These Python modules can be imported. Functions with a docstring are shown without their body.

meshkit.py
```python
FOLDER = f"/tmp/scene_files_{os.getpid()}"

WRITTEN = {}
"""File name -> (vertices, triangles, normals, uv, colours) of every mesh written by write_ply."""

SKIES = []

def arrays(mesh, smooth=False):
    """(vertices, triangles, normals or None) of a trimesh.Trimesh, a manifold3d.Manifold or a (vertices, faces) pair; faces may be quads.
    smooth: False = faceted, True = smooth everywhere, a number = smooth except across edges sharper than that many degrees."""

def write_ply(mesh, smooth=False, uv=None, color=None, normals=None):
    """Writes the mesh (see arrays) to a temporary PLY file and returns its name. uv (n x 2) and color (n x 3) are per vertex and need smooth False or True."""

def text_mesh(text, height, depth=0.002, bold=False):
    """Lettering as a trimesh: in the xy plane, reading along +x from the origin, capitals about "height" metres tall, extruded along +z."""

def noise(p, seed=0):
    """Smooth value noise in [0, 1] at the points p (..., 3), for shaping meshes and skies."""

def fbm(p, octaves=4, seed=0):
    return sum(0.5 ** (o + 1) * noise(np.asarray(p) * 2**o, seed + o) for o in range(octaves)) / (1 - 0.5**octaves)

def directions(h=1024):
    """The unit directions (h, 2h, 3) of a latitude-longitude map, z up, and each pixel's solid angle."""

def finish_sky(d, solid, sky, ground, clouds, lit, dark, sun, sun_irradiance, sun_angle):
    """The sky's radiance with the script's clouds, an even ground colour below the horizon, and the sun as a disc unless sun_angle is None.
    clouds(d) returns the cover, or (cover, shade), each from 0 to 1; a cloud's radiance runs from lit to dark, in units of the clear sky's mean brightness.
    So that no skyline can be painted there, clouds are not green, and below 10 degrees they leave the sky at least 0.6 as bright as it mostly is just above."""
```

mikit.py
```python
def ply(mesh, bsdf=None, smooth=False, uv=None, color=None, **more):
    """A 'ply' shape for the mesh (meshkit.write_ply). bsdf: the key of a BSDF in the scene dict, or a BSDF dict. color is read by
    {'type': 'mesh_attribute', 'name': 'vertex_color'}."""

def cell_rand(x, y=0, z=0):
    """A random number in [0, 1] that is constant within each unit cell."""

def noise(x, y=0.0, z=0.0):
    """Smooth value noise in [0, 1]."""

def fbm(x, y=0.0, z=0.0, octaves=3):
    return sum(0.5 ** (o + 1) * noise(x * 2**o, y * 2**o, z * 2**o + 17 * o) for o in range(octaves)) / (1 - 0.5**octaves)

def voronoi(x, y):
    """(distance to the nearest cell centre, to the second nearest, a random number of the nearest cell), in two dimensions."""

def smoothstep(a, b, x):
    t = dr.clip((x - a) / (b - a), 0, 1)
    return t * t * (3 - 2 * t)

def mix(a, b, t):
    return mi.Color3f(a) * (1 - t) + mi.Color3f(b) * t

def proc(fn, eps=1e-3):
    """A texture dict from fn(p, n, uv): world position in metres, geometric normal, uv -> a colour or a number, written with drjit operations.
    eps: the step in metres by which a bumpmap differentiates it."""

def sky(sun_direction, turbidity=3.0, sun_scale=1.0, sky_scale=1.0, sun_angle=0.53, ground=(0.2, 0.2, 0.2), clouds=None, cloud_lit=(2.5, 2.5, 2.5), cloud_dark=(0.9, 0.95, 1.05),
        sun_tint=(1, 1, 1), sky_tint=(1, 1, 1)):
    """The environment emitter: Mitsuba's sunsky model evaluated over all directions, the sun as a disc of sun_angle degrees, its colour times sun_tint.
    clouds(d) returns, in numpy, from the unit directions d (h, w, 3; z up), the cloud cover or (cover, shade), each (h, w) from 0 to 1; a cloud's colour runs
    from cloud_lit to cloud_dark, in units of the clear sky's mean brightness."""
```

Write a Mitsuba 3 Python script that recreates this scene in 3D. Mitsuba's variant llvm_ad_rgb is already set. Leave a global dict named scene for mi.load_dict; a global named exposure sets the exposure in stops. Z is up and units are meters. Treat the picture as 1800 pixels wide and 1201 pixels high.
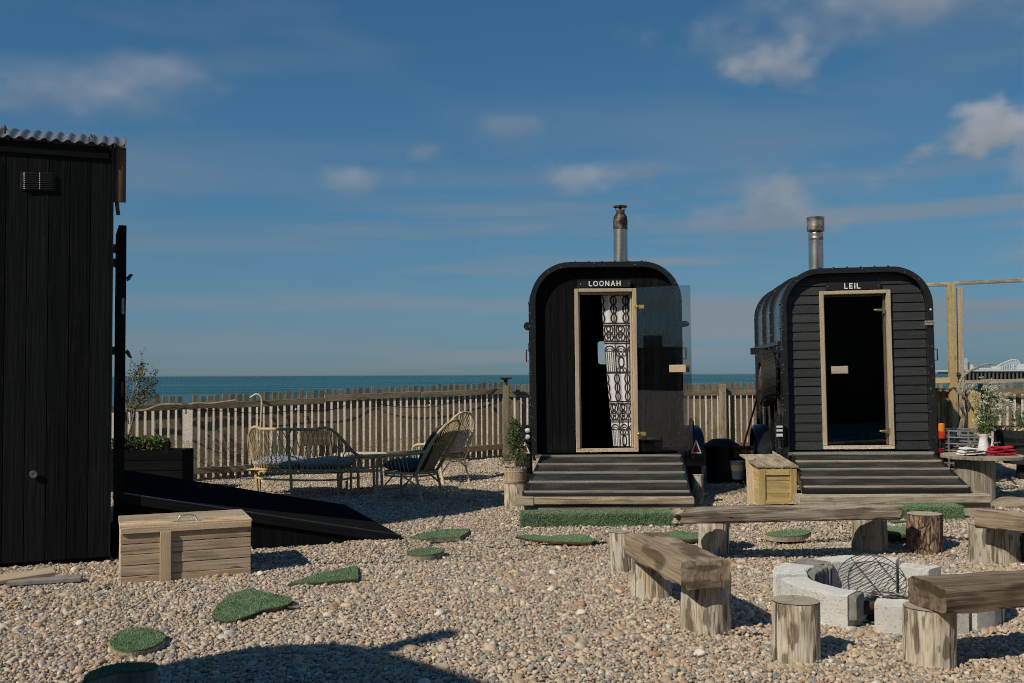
import math
import numpy as np
import trimesh
import shapely.geometry as sg
from shapely import affinity
from shapely.ops import unary_union
import drjit as dr
import mitsuba as mi
import mikit
import meshkit
from mikit import proc, noise, fbm, voronoi, cell_rand, smoothstep, mix

T = mi.ScalarTransform4f
scene, labels = {}, {}
rng = np.random.default_rng(7)

# ------------------------------------------------------------------ camera, sky, exposure
F, CX, CY, HC = 1750.0, 900.0, 600.5, 1.55          # focal length in photo pixels, centre, eye height
PITCH, ROLL = math.radians(1.93), math.radians(0.23)
fwd = np.array([0, math.cos(PITCH), math.sin(PITCH)])
rgt = np.array([math.cos(ROLL), 0, -math.sin(ROLL)])
rgt -= fwd * rgt.dot(fwd)
rgt /= np.linalg.norm(rgt)
upv = np.cross(rgt, fwd)
CAM = np.array([0, 0, HC])
scene['camera'] = {'type': 'perspective', 'fov': 2 * math.degrees(math.atan(900 / F)), 'fov_axis': 'x',
                   'near_clip': 0.05, 'far_clip': 90000.0,
                   'to_world': T().look_at(origin=CAM.tolist(), target=(CAM + fwd).tolist(), up=upv.tolist())}
exposure = 0.52
SUN = np.array([-0.552, -0.545, 0.588])


def clouds(d):
    az = np.degrees(np.arctan2(d[..., 0], d[..., 1]))
    el = np.degrees(np.arcsin(np.clip(d[..., 2], -1, 1)))
    wob = meshkit.fbm(np.stack([az * 0.20, el * 0.42, az * 0 + 3.0], -1), 6, 3)
    wob2 = meshkit.fbm(np.stack([az * 0.55 + 9, el * 0.8, az * 0 + 7.0], -1), 5, 8)
    cov, sh = np.zeros_like(az), np.zeros_like(az)      # cover, and cover-weighted shade

    def lay(c, s):
        nonlocal cov, sh
        sh = sh * (1 - c) + s * c
        cov = 1 - (1 - cov) * (1 - c)

    # pale haze over the sea
    lay(0.60 * np.exp(-np.maximum(el, 0) / 5.5), 0.80)
    # long low streaks
    st = meshkit.fbm(np.stack([az * 0.055 + 2, el * 0.95 - az * 0.012, az * 0 + 1.0], -1), 6, 21)
    lo = np.clip((st - 0.45) / 0.22, 0, 1) * np.clip((13.5 - el) / 7, 0, 1) * 0.78
    lay(lo * np.clip(0.5 + (az + 10) / 30, 0.35, 1), 0.52)
    # thin veils high up
    vl = meshkit.fbm(np.stack([az * 0.07 + 5, el * 0.28 + az * 0.01, az * 0 + 4.0], -1), 6, 33)
    lay(np.clip((vl - 0.50) / 0.35, 0, 1) * 0.22 * np.clip(1 - (el - 24) / 6, 0, 1), 0.45)

    def puff(a, e, w, h, amt, tilt=0.0, soft=1.0, frac=0.8, flat=0.0, s0=0.40):
        x, y = (az - a) / w, (el - e - tilt * (az - a)) / h
        y = np.where(y < 0, y * (1 + flat), y)
        k = 1 - np.sqrt(x * x + y * y) + frac * (wob - 0.5) * 2.2 + frac * (wob2 - 0.5) * 1.2
        c = np.clip(k / soft, 0, 1)
        c = c * c * (3 - 2 * c) * amt
        lay(c, np.clip(s0 - y * 0.35 - (wob2 - 0.5) * 0.8, 0.0, 0.95))

    puff(-24.0, 15.0, 8.2, 2.5, 0.58, 0.12, 1.2, 0.30, 0, 0.25)
    puff(-19.5, 16.4, 5.5, 1.5, 0.40, 0.03, 1.3, 0.4, 0, 0.25)
    puff(-27, 14.2, 4.5, 1.6, 0.30, 0.05, 1.2, 0.6)
    puff(-26, 19.0, 8, 1.8, 0.14, 0, 1.5, 1.0)
    puff(21.0, 19.6, 13.5, 2.9, 0.66, 0.09, 1.3, 0.4, 0, 0.3)
    puff(25.5, 20.2, 9.0, 2.4, 0.50, 0.05, 1.3, 0.7, 0, 0.3)
    puff(14.0, 18.0, 7.5, 2.9, 0.34, -0.1, 1.6, 0.9)
    puff(16.0, 16.4, 3.3, 1.7, 0.58, -0.10, 1.0, 1.25, 0.3, 0.30)
    puff(26.2, 12.6, 3.4, 1.8, 0.9, 0.12, 0.8, 1.2, 0.4, 0.25)
    puff(28.6, 12.4, 3.0, 1.6, 0.80, 0, 0.9, 1.2, 0.2, 0.25)
    puff(24.6, 10.8, 3.2, 0.9, 0.30, -0.3, 1.3, 1.0, 0, 0.8)
    puff(-9.0, 10.8, 2.1, 1.2, 0.42, 0.1, 1.1, 0.9)
    puff(-4.6, 13.0, 1.5, 0.7, 0.34, 0.08, 1.1, 0.8)
    puff(-0.3, 14.3, 2.4, 0.9, 0.28, 0, 1.3, 1.0)
    puff(3.3, 10.9, 2.4, 1.0, 0.46, -0.1, 1.1, 1.1)
    puff(7.0, 11.3, 2.8, 1.0, 0.22, 0.1, 1.3, 1.1)
    puff(11.5, 9.2, 9.0, 1.9, 0.50, 0.08, 1.4, 1.2)
    puff(22.0, 9.3, 9.0, 1.7, 0.42, 0.0, 1.5, 1.3)
    puff(27.8, 6.0, 2.8, 0.9, 0.48, 0.0, 1.1, 1.0)
    # broken cloud over the land behind
    q3 = np.stack([d[..., 0] * 3.1, d[..., 1] * 3.1, d[..., 2] * 5.0], -1)
    far = np.clip((meshkit.fbm(q3, 6, 5) - 0.44) / 0.22, 0, 1) * 0.6
    lay(far * np.clip((np.abs(az) - 50) / 40, 0, 1) * np.clip((38 - el) / 14, 0, 1), 0.72)
    return cov, np.clip(sh / np.maximum(cov, 1e-6), 0, 1)


scene['sky'] = mikit.sky(SUN.tolist(), turbidity=2.5, clouds=clouds, cloud_lit=(2.6, 2.8, 3.1), cloud_dark=(0.95, 1.14, 1.38),
                         sky_tint=(0.50, 0.95, 1.13), sky_scale=1.17, sun_scale=1.80, sun_tint=(0.90, 1.0, 1.14))

# ------------------------------------------------------------------ helpers


def ray(x, y):
    return fwd + (x - CX) / F * rgt - (y - CY) / F * upv


def PY(x, y, Y):
    """the point at distance Y in front of the eye seen at photo pixel (x, y)"""
    r = ray(x, y)
    return CAM + r * (Y / r[1])


def PZ(x, y, z=0.0):
    r = ray(x, y)
    return CAM + r * ((z - HC) / r[2])


def S(a, b, x):
    t = np.clip((np.asarray(x, float) - a) / (b - a), 0, 1)
    return t * t * (3 - 2 * t)


def gz(x, y):
    """height of the gravel"""
    x, y = np.asarray(x, float), np.asarray(y, float)
    z = (0.07 + 0.075 * S(2.2, 3.4, x)) * S(8.5, 9.7, y) * S(-0.6, 0.3, x) * (1 - S(30, 50, y))
    z = z + 0.10 * S(13.2, 17, y) * S(-4.0, -0.5, x) * (1 - S(30, 50, y))
    n = meshkit.fbm(np.stack([x * 0.8, y * 0.8, 0 * x], -1), 2, 4) - 0.5
    return z + 0.055 * n * (1 - S(40, 60, y)) * S(-20, -8, y)


def GP(x, y, dz=0.0):
    """the point of the gravel seen at photo pixel (x, y)"""
    p = PZ(x, y, dz)
    for _ in range(6):
        p = PZ(x, y, float(gz(p[0], p[1])) + dz)
    return p


def GB(x, y, d=0.0):
    """like GP, then d metres farther along the line of sight"""
    p = GP(x, y)
    p = p + unit((p - CAM) * [1, 1, 0]) * d
    p[2] = float(gz(p[0], p[1]))
    return p


USED = {}


def key_for(name):
    if name not in USED:
        USED[name] = 0
        return name
    USED[name] += 1
    return f'{name}_{USED[name]:03d}'


def thing(name, label, cat, group=None, kind=None):
    k = key_for(name)
    labels[k] = {'label': label, 'category': cat}
    if group:
        labels[k]['group'] = group
    if kind:
        labels[k] = {'label': label, 'kind': kind} if kind == 'structure' else {'label': label, 'category': cat, 'kind': kind}
    return k


class Mesh:
    def __init__(self):
        self.v, self.f, self.uv, self.c, self.n = [], [], [], [], 0

    def add(self, v, f, uv=None, c=None):
        v, f = np.asarray(v, float), np.asarray(f, int)
        if f.shape[1] == 4:
            f = np.vstack([f[:, [0, 1, 2]], f[:, [0, 2, 3]]])
        self.v.append(v)
        self.f.append(f + self.n)
        self.uv.append(np.zeros((len(v), 2)) if uv is None else np.asarray(uv, float))
        self.c.append(None if c is None else np.broadcast_to(np.asarray(c, float), (len(v), 3)))
        self.n += len(v)
        return self

    def join(self, *others):
        for o in others:
            v, f, uv, c = o.get()
            self.add(v, f, uv, c)
        return self

    def get(self):
        c = None if self.c[0] is None else np.vstack([x for x in self.c])
        return np.vstack(self.v), np.vstack(self.f), np.vstack(self.uv), c

    def tf(self, origin=(0, 0, 0), yaw=0.0, rx=0.0, ry=0.0, s=1.0):
        """scaled, turned about x, y, then z (degrees), then moved"""
        R = rot(yaw, rx, ry)
        self.v = [(x * s) @ R.T + np.asarray(origin, float) for x in self.v]
        return self


def rot(yaw=0.0, rx=0.0, ry=0.0):
    a, b, c = np.radians([yaw, rx, ry])
    Rz = np.array([[math.cos(a), -math.sin(a), 0], [math.sin(a), math.cos(a), 0], [0, 0, 1]])
    Rx = np.array([[1, 0, 0], [0, math.cos(b), -math.sin(b)], [0, math.sin(b), math.cos(b)]])
    Ry = np.array([[math.cos(c), 0, math.sin(c)], [0, 1, 0], [-math.sin(c), 0, math.cos(c)]])
    return Rz @ Ry @ Rx


def obj(name, mesh, mat, parent=None, smooth=False, label=None, kind=None, own=None):
    k = key_for(f'{parent}__{name}') if parent else (own or key_for(name))
    if isinstance(mesh, Mesh):
        v, f, uv, c = mesh.get()
        if smooth not in (True, False):
            scene[k] = mikit.ply((v, f), mat, smooth=smooth)
        else:
            scene[k] = mikit.ply((v, f), mat, smooth=smooth, uv=uv, color=c)
    else:
        scene[k] = mikit.ply(mesh, mat, smooth=smooth)
    if label or kind:
        labels.setdefault(k, {})
        if label:
            labels[k]['label'] = label
        if kind:
            labels[k]['kind'] = kind
    return k


PIECE = [0]


def offs():
    PIECE[0] += 1
    return rng.uniform(0, 40), 8.0 * PIECE[0]


def unit(a):
    a = np.asarray(a, float)
    return a / np.linalg.norm(a)


def bar(p0, p1, w, h, up=(0, 0, 1), bev=0.004, ends=(0.0, 0.0)):
    """board from p0 to p1 (its axis), w wide sideways and h thick along up, edges chamfered; uv runs along it"""
    p0, p1 = np.asarray(p0, float), np.asarray(p1, float)
    L = np.linalg.norm(p1 - p0)
    ax = (p1 - p0) / L
    up = np.asarray(up, float)
    up = unit(up - ax * up.dot(ax))
    sd = np.cross(ax, up)
    m = Mesh()
    ou, ov = offs()
    hs = np.array([L / 2, w / 2, h / 2])
    b = min(bev, w * 0.3, h * 0.3)
    V, Fc, UV = [], [], []
    basis = np.stack([ax, sd, up])
    cen = (p0 + p1) / 2

    def quad(pts):
        n = np.cross(pts[1] - pts[0], pts[2] - pts[0])
        mid = np.mean(pts, 0)
        if n.dot(mid) < 0:
            pts = pts[::-1]
        a = np.argmax(np.abs(n))
        i = sum(len(x) for x in V)
        pts = np.array(pts)
        if a == 0:
            uv = np.stack([pts[:, 2], pts[:, 1]], 1) * 0.6
        elif a == 1:
            uv = np.stack([pts[:, 0], pts[:, 2] + 0.37], 1)
        else:
            uv = np.stack([pts[:, 0], pts[:, 1] + (0.9 if n[2] < 0 else 0)], 1)
        V.append(pts)
        UV.append(uv + [ou, ov])
        Fc.append([i, i + 1, i + 2])
        if len(pts) == 4:
            Fc.append([i, i + 2, i + 3])

    for a in range(3):
        o = [k for k in range(3) if k != a]
        for s in (-1, 1):
            pts = []
            for sa, sb in ((-1, -1), (1, -1), (1, 1), (-1, 1)):
                p = np.zeros(3)
                p[a] = s * hs[a]
                p[o[0]] = sa * (hs[o[0]] - b)
                p[o[1]] = sb * (hs[o[1]] - b)
                pts.append(p)
            quad(np.array(pts))
    if b > 0:
        for a in range(3):
            o = [k for k in range(3) if k != a]
            for sa in (-1, 1):
                for sb in (-1, 1):
                    pts = []
                    for t, first in ((-1, 0), (1, 0), (1, 1), (-1, 1)):
                        p = np.zeros(3)
                        p[a] = t * (hs[a] - b)
                        p[o[0]] = sa * (hs[o[0]] - (b if first else 0))
                        p[o[1]] = sb * (hs[o[1]] - (0 if first else b))
                        pts.append(p)
                    quad(np.array(pts))
        for sx in (-1, 1):
            for sy in (-1, 1):
                for sz in (-1, 1):
                    s = np.array([sx, sy, sz])
                    quad(np.array([s * (hs - b * (1 - np.eye(3)[k])) for k in range(3)]))
    m.add(np.vstack(V) @ basis + cen, Fc, np.vstack(UV))
    return m


def box(c, size, yaw=0.0, bev=0.004, along=0):
    """upright box around c; along = the axis its grain runs along"""
    size = np.asarray(size, float)
    e = np.zeros(3)
    e[along] = size[along] / 2
    if along == 0:
        m = bar(-e, e, size[1], size[2], (0, 0, 1), bev)
    elif along == 1:
        m = bar(-e, e, size[0], size[2], (0, 0, 1), bev)
    else:
        m = bar(-e, e, size[0], size[1], (0, 1, 0), bev)
    return m.tf(c, yaw)


def tube(pts, r, sides=6, caps=True):
    pts = np.asarray(pts, float)
    n = len(pts)
    r = np.broadcast_to(r, (n,))
    t = np.gradient(pts, axis=0)
    t /= np.linalg.norm(t, axis=1, keepdims=True) + 1e-12
    a = np.zeros_like(pts)
    ref = np.array([0, 0, 1.0]) if abs(t[0, 2]) < 0.9 else np.array([1.0, 0, 0])
    for i in range(n):
        ref = ref - t[i] * ref.dot(t[i])
        ref /= np.linalg.norm(ref) + 1e-12
        a[i] = ref
    b = np.cross(t, a)
    ang = np.arange(sides + 1) * 2 * np.pi / sides
    v = pts[:, None] + r[:, None, None] * (np.cos(ang)[None, :, None] * a[:, None] + np.sin(ang)[None, :, None] * b[:, None])
    ln = np.concatenate([[0], np.cumsum(np.linalg.norm(np.diff(pts, axis=0), axis=1))])
    ou, ov = offs()
    uv = np.stack(np.broadcast_arrays(ln[:, None] + ou, ang[None, :] * r.mean() + ov), -1)
    m = Mesh()
    i, j = np.meshgrid(np.arange(n - 1), np.arange(sides), indexing='ij')
    k = sides + 1
    q = np.stack([i * k + j, i * k + j + 1, (i + 1) * k + j + 1, (i + 1) * k + j], -1).reshape(-1, 4)
    m.add(v.reshape(-1, 3), q, uv.reshape(-1, 2))
    if caps:
        for e, fl in ((0, True), (n - 1, False)):
            f = [[sides, (x + 1) % sides, x] if fl else [sides, x, (x + 1) % sides] for x in range(sides)]
            m.add(np.vstack([v[e, :sides], pts[e]]), f, np.full((sides + 1, 2), [ou, ov]))
    return m


def spline(pts, n=24, closed=False):
    from scipy.interpolate import CubicSpline
    pts = np.asarray(pts, float)
    if closed:
        pts = np.vstack([pts, pts[:1]])
    d = np.concatenate([[0], np.cumsum(np.linalg.norm(np.diff(pts, axis=0), axis=1) ** 0.6)])
    return CubicSpline(d, pts, bc_type='periodic' if closed else 'natural')(np.linspace(0, d[-1], n))


def loft(P, cap0=True, cap1=True):
    """rings P (n, m, 3), closed round; returns side and cap mesh with uv: u along, v around"""
    P = np.asarray(P, float)
    n, k, _ = P.shape
    Q = np.concatenate([P, P[:, :1]], 1)
    cen = P.mean(1)
    ln = np.concatenate([[0], np.cumsum(np.linalg.norm(np.diff(cen, axis=0), axis=1))])
    per = np.concatenate([[0], np.cumsum(np.linalg.norm(np.diff(Q[n // 2], axis=0), axis=1))])
    ou, ov = offs()
    uv = np.stack(np.broadcast_arrays(ln[:, None] + ou, per[None] + ov - per[-1] / 2), -1)
    i, j = np.meshgrid(np.arange(n - 1), np.arange(k), indexing='ij')
    w = k + 1
    q = np.stack([i * w + j, i * w + j + 1, (i + 1) * w + j + 1, (i + 1) * w + j], -1).reshape(-1, 4)
    m = Mesh().add(Q.reshape(-1, 3), q, uv.reshape(-1, 2))
    for e, on, fl in ((0, cap0, True), (n - 1, cap1, False)):
        if on:
            f = [[k, (x + 1) % k, x] if fl else [k, x, (x + 1) % k] for x in range(k)]
            pts = np.vstack([P[e], cen[e]])
            d = pts - cen[e]
            uvc = np.stack([d @ unit(P[e, 0] - cen[e]), d @ unit(P[e, k // 4] - cen[e])], 1) * 0.6
            m.add(pts, f, uvc + [ou, ov])
    return m


def lathe(profile, sides=24, c=(0, 0, 0)):
    """profile: (radius, height) pairs from bottom to top"""
    a = np.arange(sides) * 2 * np.pi / sides
    P = [[(c[0] + r * math.cos(t), c[1] + r * math.sin(t), c[2] + z) for t in a] for r, z in profile]
    return loft(P)


def extr(poly, y0, y1, along='x'):
    """shapely polygon in (x, z) pushed from y0 to y1"""
    m = Mesh()
    ou, ov = offs()
    for g in getattr(poly, 'geoms', [poly]):
        if g.is_empty or g.area < 1e-6:
            continue
        t = trimesh.creation.extrude_polygon(g, y1 - y0, engine='earcut')
        v = np.array(t.vertices)[np.array(t.faces).ravel()]
        v = np.stack([v[:, 0], y1 - v[:, 2], v[:, 1]], 1)
        f = np.arange(len(v)).reshape(-1, 3)
        uv = np.stack([v[:, 0], v[:, 2]], 1) if along == 'x' else np.stack([v[:, 2], v[:, 0]], 1)
        cm = np.array([g.centroid.x, g.centroid.y])
        uv = uv - (cm if along == 'x' else cm[::-1]) + [ou, ov]
        m.add(v, f, uv)
    return m


def blob(c, r, sub=1, seed=0, amp=0.2, freq=2.0):
    t = trimesh.creation.icosphere(subdivisions=sub)
    v = np.array(t.vertices)
    k = 1 + amp * (meshkit.fbm(v * freq + seed * 7.1, 3, seed) - 0.5) * 2
    return Mesh().add(v * k[:, None] * np.asarray(r, float) + np.asarray(c, float), t.faces)


def pillow(sx, sy, sz, n=14, p=3.5, wr=0.0, seed=0):
    """soft cushion, sx by sy and sz thick, around the origin"""
    t = trimesh.creation.icosphere(subdivisions=4)
    v = np.array(t.vertices)
    e = 2 / p
    v = np.sign(v) * np.abs(v) ** [e, e, 0.8]
    rim = np.maximum(np.abs(v[:, 0]), np.abs(v[:, 1]))
    v[:, 2] *= 0.35 + 0.65 * np.sqrt(np.clip(1 - rim ** 4, 0, 1))
    v = v * np.array([sx, sy, sz]) / 2
    if wr:
        v[:, 2] += wr * (meshkit.fbm(np.stack([v[:, 0] * 9, v[:, 1] * 9, v[:, 2] * 4 + seed], -1), 3, seed) - 0.5)
    return Mesh().add(v, t.faces, v[:, :2])


# ------------------------------------------------------------------ materials
def rgb(*c):
    return {'type': 'rgb', 'value': list(map(float, c))}


def pr(color, rough=0.6, spec=0.5, **more):
    b = {'type': 'principled', 'base_color': color if isinstance(color, dict) else rgb(*color), 'roughness': rough, 'specular': spec, **more}
    return b


def two(b):
    return {'type': 'twosided', 'b': b}


def wood(light, dark, streak=60.0, knots=0.0, spread=0.25, stain=None, stain_amt=0.0, crack=0.0):
    def fn(p, n, uv):
        u, v = uv.x, uv.y
        pid = dr.floor(v / 8 + 0.5)
        w = v + 0.012 * noise(u * 5, v * 9)
        g = 0.55 * fbm(u * 1.7, w * streak, 0.0, 3) + 0.45 * noise(u * 9, w * streak * 3.1)
        big = fbm(u * 2.3 + 7, v * 11, 3.0, 3)
        tone = 1 - spread + 2 * spread * cell_rand(pid, 3)
        warm = cell_rand(pid, 9) - 0.5
        c = mix(dark, light, smoothstep(0.22, 0.75, g * 0.75 + big * 0.3)) * tone
        c = c * mi.Color3f(1 + 0.10 * warm, 1, 1 - 0.12 * warm)
        if stain is not None:
            c = mix(c, mi.Color3f(*stain), stain_amt * smoothstep(0.5, 0.72, fbm(u * 3.7, v * 9, 8.0, 3)))
        if crack:
            line = noise(w * 34 + 0.7 * noise(u * 2.5, w * 3), pid, 5.0)
            c = c * (1 - crack * (1 - smoothstep(0.0, 0.035, dr.abs(line - 0.5))) * smoothstep(0.35, 0.6, noise(u * 2.0, v * 14, 2.0)))
        if knots:
            a, b, r = voronoi(u * 2.6, v * 9 + 0.4)
            c = mix(c, mi.Color3f(*dark) * 0.45, knots * (r > 0.62) * (1 - smoothstep(0.05, 0.16, a)))
        return c
    return fn


def bump(fn, scale, inner):
    return {'type': 'bumpmap', 'arbitrary': proc(fn, 2e-3), 'scale': scale, 'bsdf': inner}


def grain(f1, f2):
    return lambda p, n, uv: fbm(uv.x * f1, uv.y * f2, 1.0, 3)


scene['m_pine'] = two(bump(grain(2, 70), 0.004, pr(proc(wood((0.51, 0.405, 0.285), (0.35, 0.265, 0.18), 90, 1.0, 0.27, (0.20, 0.15, 0.10), 0.45, 0.5)), 0.75, 0.3)))
scene['m_frame'] = two(pr(proc(wood((0.50, 0.405, 0.30), (0.37, 0.29, 0.205), 90, 0.0, 0.10)), 0.65, 0.3))
scene['m_crate'] = two(pr(proc(wood((0.52, 0.40, 0.19), (0.36, 0.26, 0.115), 50, 0.7, 0.10)), 0.7, 0.3))
scene['m_fence'] = two(pr(proc(wood((0.27, 0.222, 0.155), (0.15, 0.12, 0.082), 60, 0.7, 0.25, (0.10, 0.10, 0.05), 0.45)), 0.85, 0.2))
scene['m_batten'] = two(pr(proc(wood((0.30, 0.27, 0.23), (0.15, 0.13, 0.105), 50, 0.0, 0.15)), 0.85, 0.2))
scene['m_weathered'] = two(bump(grain(2, 60), 0.006, pr(proc(wood((0.42, 0.36, 0.275), (0.20, 0.16, 0.115), 40, 0.3, 0.15, (0.10, 0.085, 0.06), 0.5, 0.6)), 0.85, 0.2)))
scene['m_beam'] = two(bump(grain(2.5, 45), 0.010, pr(proc(wood((0.35, 0.285, 0.215), (0.17, 0.13, 0.092), 90, 0.4, 0.1, (0.07, 0.048, 0.03), 0.75, 0.8)), 0.8, 0.3)))


def log_side(p, n, uv):
    """silvered, streaked log side: fine fibres, grey and brown weathering, dark cracks, green algae"""
    u, v = uv.x, uv.y
    pid = dr.floor(v / 8 + 0.5)
    w = v + 0.010 * noise(u * 7, v * 12)
    fib = 0.5 * fbm(u * 5.0, w * 110, 0.0, 3) + 0.5 * noise(u * 14, w * 190)
    c = mix((0.25, 0.20, 0.145), (0.60, 0.53, 0.43), smoothstep(0.25, 0.75, fib * 0.7 + 0.35 * fbm(u * 3, v * 12, 3.0, 3)))
    grey = smoothstep(0.45, 0.62, fbm(u * 5.5, v * 16, 6.0, 4))
    c = mix(c, mi.Color3f(0.56, 0.525, 0.47), 0.6 * grey)
    dark = smoothstep(0.53, 0.66, fbm(u * 7, v * 30, 9.0, 4))
    c = mix(c, mi.Color3f(0.075, 0.055, 0.035), 0.72 * dark)
    algae = smoothstep(0.52, 0.68, fbm(u * 4, v * 9, 12.0, 4))
    c = mix(c, mi.Color3f(0.25, 0.205, 0.11), 0.45 * algae)
    for k, f in ((5.0, 15.0), (15.0, 28.0)):
        line = noise(w * f + 0.7 * noise(u * 3.5, w * 4, k), pid, k)
        c = c * (1 - 0.85 * (1 - smoothstep(0.0, 0.022, dr.abs(line - 0.5))) * smoothstep(0.38, 0.55, noise(u * 2.4, v * f * 0.5, k + 1)))
    return c * (0.85 + 0.3 * cell_rand(pid, 3))


scene['m_log'] = two(bump(grain(5, 60), 0.010, pr(proc(log_side), 0.85, 0.2)))

scene['m_dark_beam'] = two(bump(grain(2.5, 45), 0.010, pr(proc(wood((0.25, 0.195, 0.145), (0.10, 0.072, 0.05), 80, 0.4, 0.1, (0.05, 0.033, 0.02), 0.8, 0.8)), 0.8, 0.3)))
scene['m_grey_beam'] = two(bump(grain(2.5, 45), 0.010, pr(proc(wood((0.37, 0.32, 0.265), (0.16, 0.128, 0.098), 80, 0.3, 0.1, (0.085, 0.065, 0.05), 0.7, 0.85)), 0.85, 0.2)))
scene['m_drum'] = two(bump(grain(2, 60), 0.006, pr(proc(wood((0.36, 0.32, 0.26), (0.20, 0.17, 0.13), 40, 0.4, 0.12, (0.12, 0.10, 0.07), 0.4, 0.5)), 0.85, 0.2)))


def bark_h(uv):
    w = uv.y + 0.03 * noise(uv.x * 9, uv.y * 16) + 0.02 * noise(uv.x * 30, uv.y * 30, 4.0)
    a, b, r = voronoi(uv.x * 7 + 1.3 * noise(uv.x * 12, uv.y * 20, 7.0), w * 27)
    return smoothstep(0.0, 0.30, b - a), r


def bark(p, n, uv):
    e, r = bark_h(uv)
    g = fbm(uv.x * 22, uv.y * 70, 2.0, 4)
    c = mix((0.13, 0.09, 0.065), (0.36, 0.25, 0.175), smoothstep(0.3, 0.7, g))
    c = mix(c, mi.Color3f(0.40, 0.22, 0.12), 0.6 * smoothstep(0.55, 0.7, fbm(uv.x * 9, uv.y * 22, 5.0, 3)))
    return c * (0.4 + 0.6 * e)


scene['m_bark'] = two(bump(lambda p, n, uv: bark_h(uv)[0] + 0.4 * fbm(uv.x * 22, uv.y * 70, 2.0, 3), 0.014, pr(proc(bark), 0.9, 0.2)))


def rings(p, n, uv):
    r = dr.sqrt(uv.x * uv.x + (uv.y - 8 * dr.floor(uv.y / 8 + 0.5)) ** 2)
    a = noise(uv.x * 9, uv.y * 9)
    g = 0.5 + 0.5 * dr.sin(r * 520 + a * 5)
    c = mix((0.23, 0.19, 0.15), (0.46, 0.40, 0.325), 0.35 * g + 0.65 * fbm(uv.x * 14, uv.y * 14, 4.0, 3))
    pid = dr.floor(uv.y / 8 + 0.5)
    ang = dr.atan2(uv.y - 8 * pid, uv.x + 1e-5)
    split = dr.abs(dr.sin(ang * 1.5 + 6 * cell_rand(pid, 2) + 0.5 * noise(r * 30))) * (r + 0.01)
    return c * (0.25 + 0.75 * smoothstep(0.0015, 0.005, split))


scene['m_cut'] = two(pr(proc(rings), 0.85, 0.2))


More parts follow.
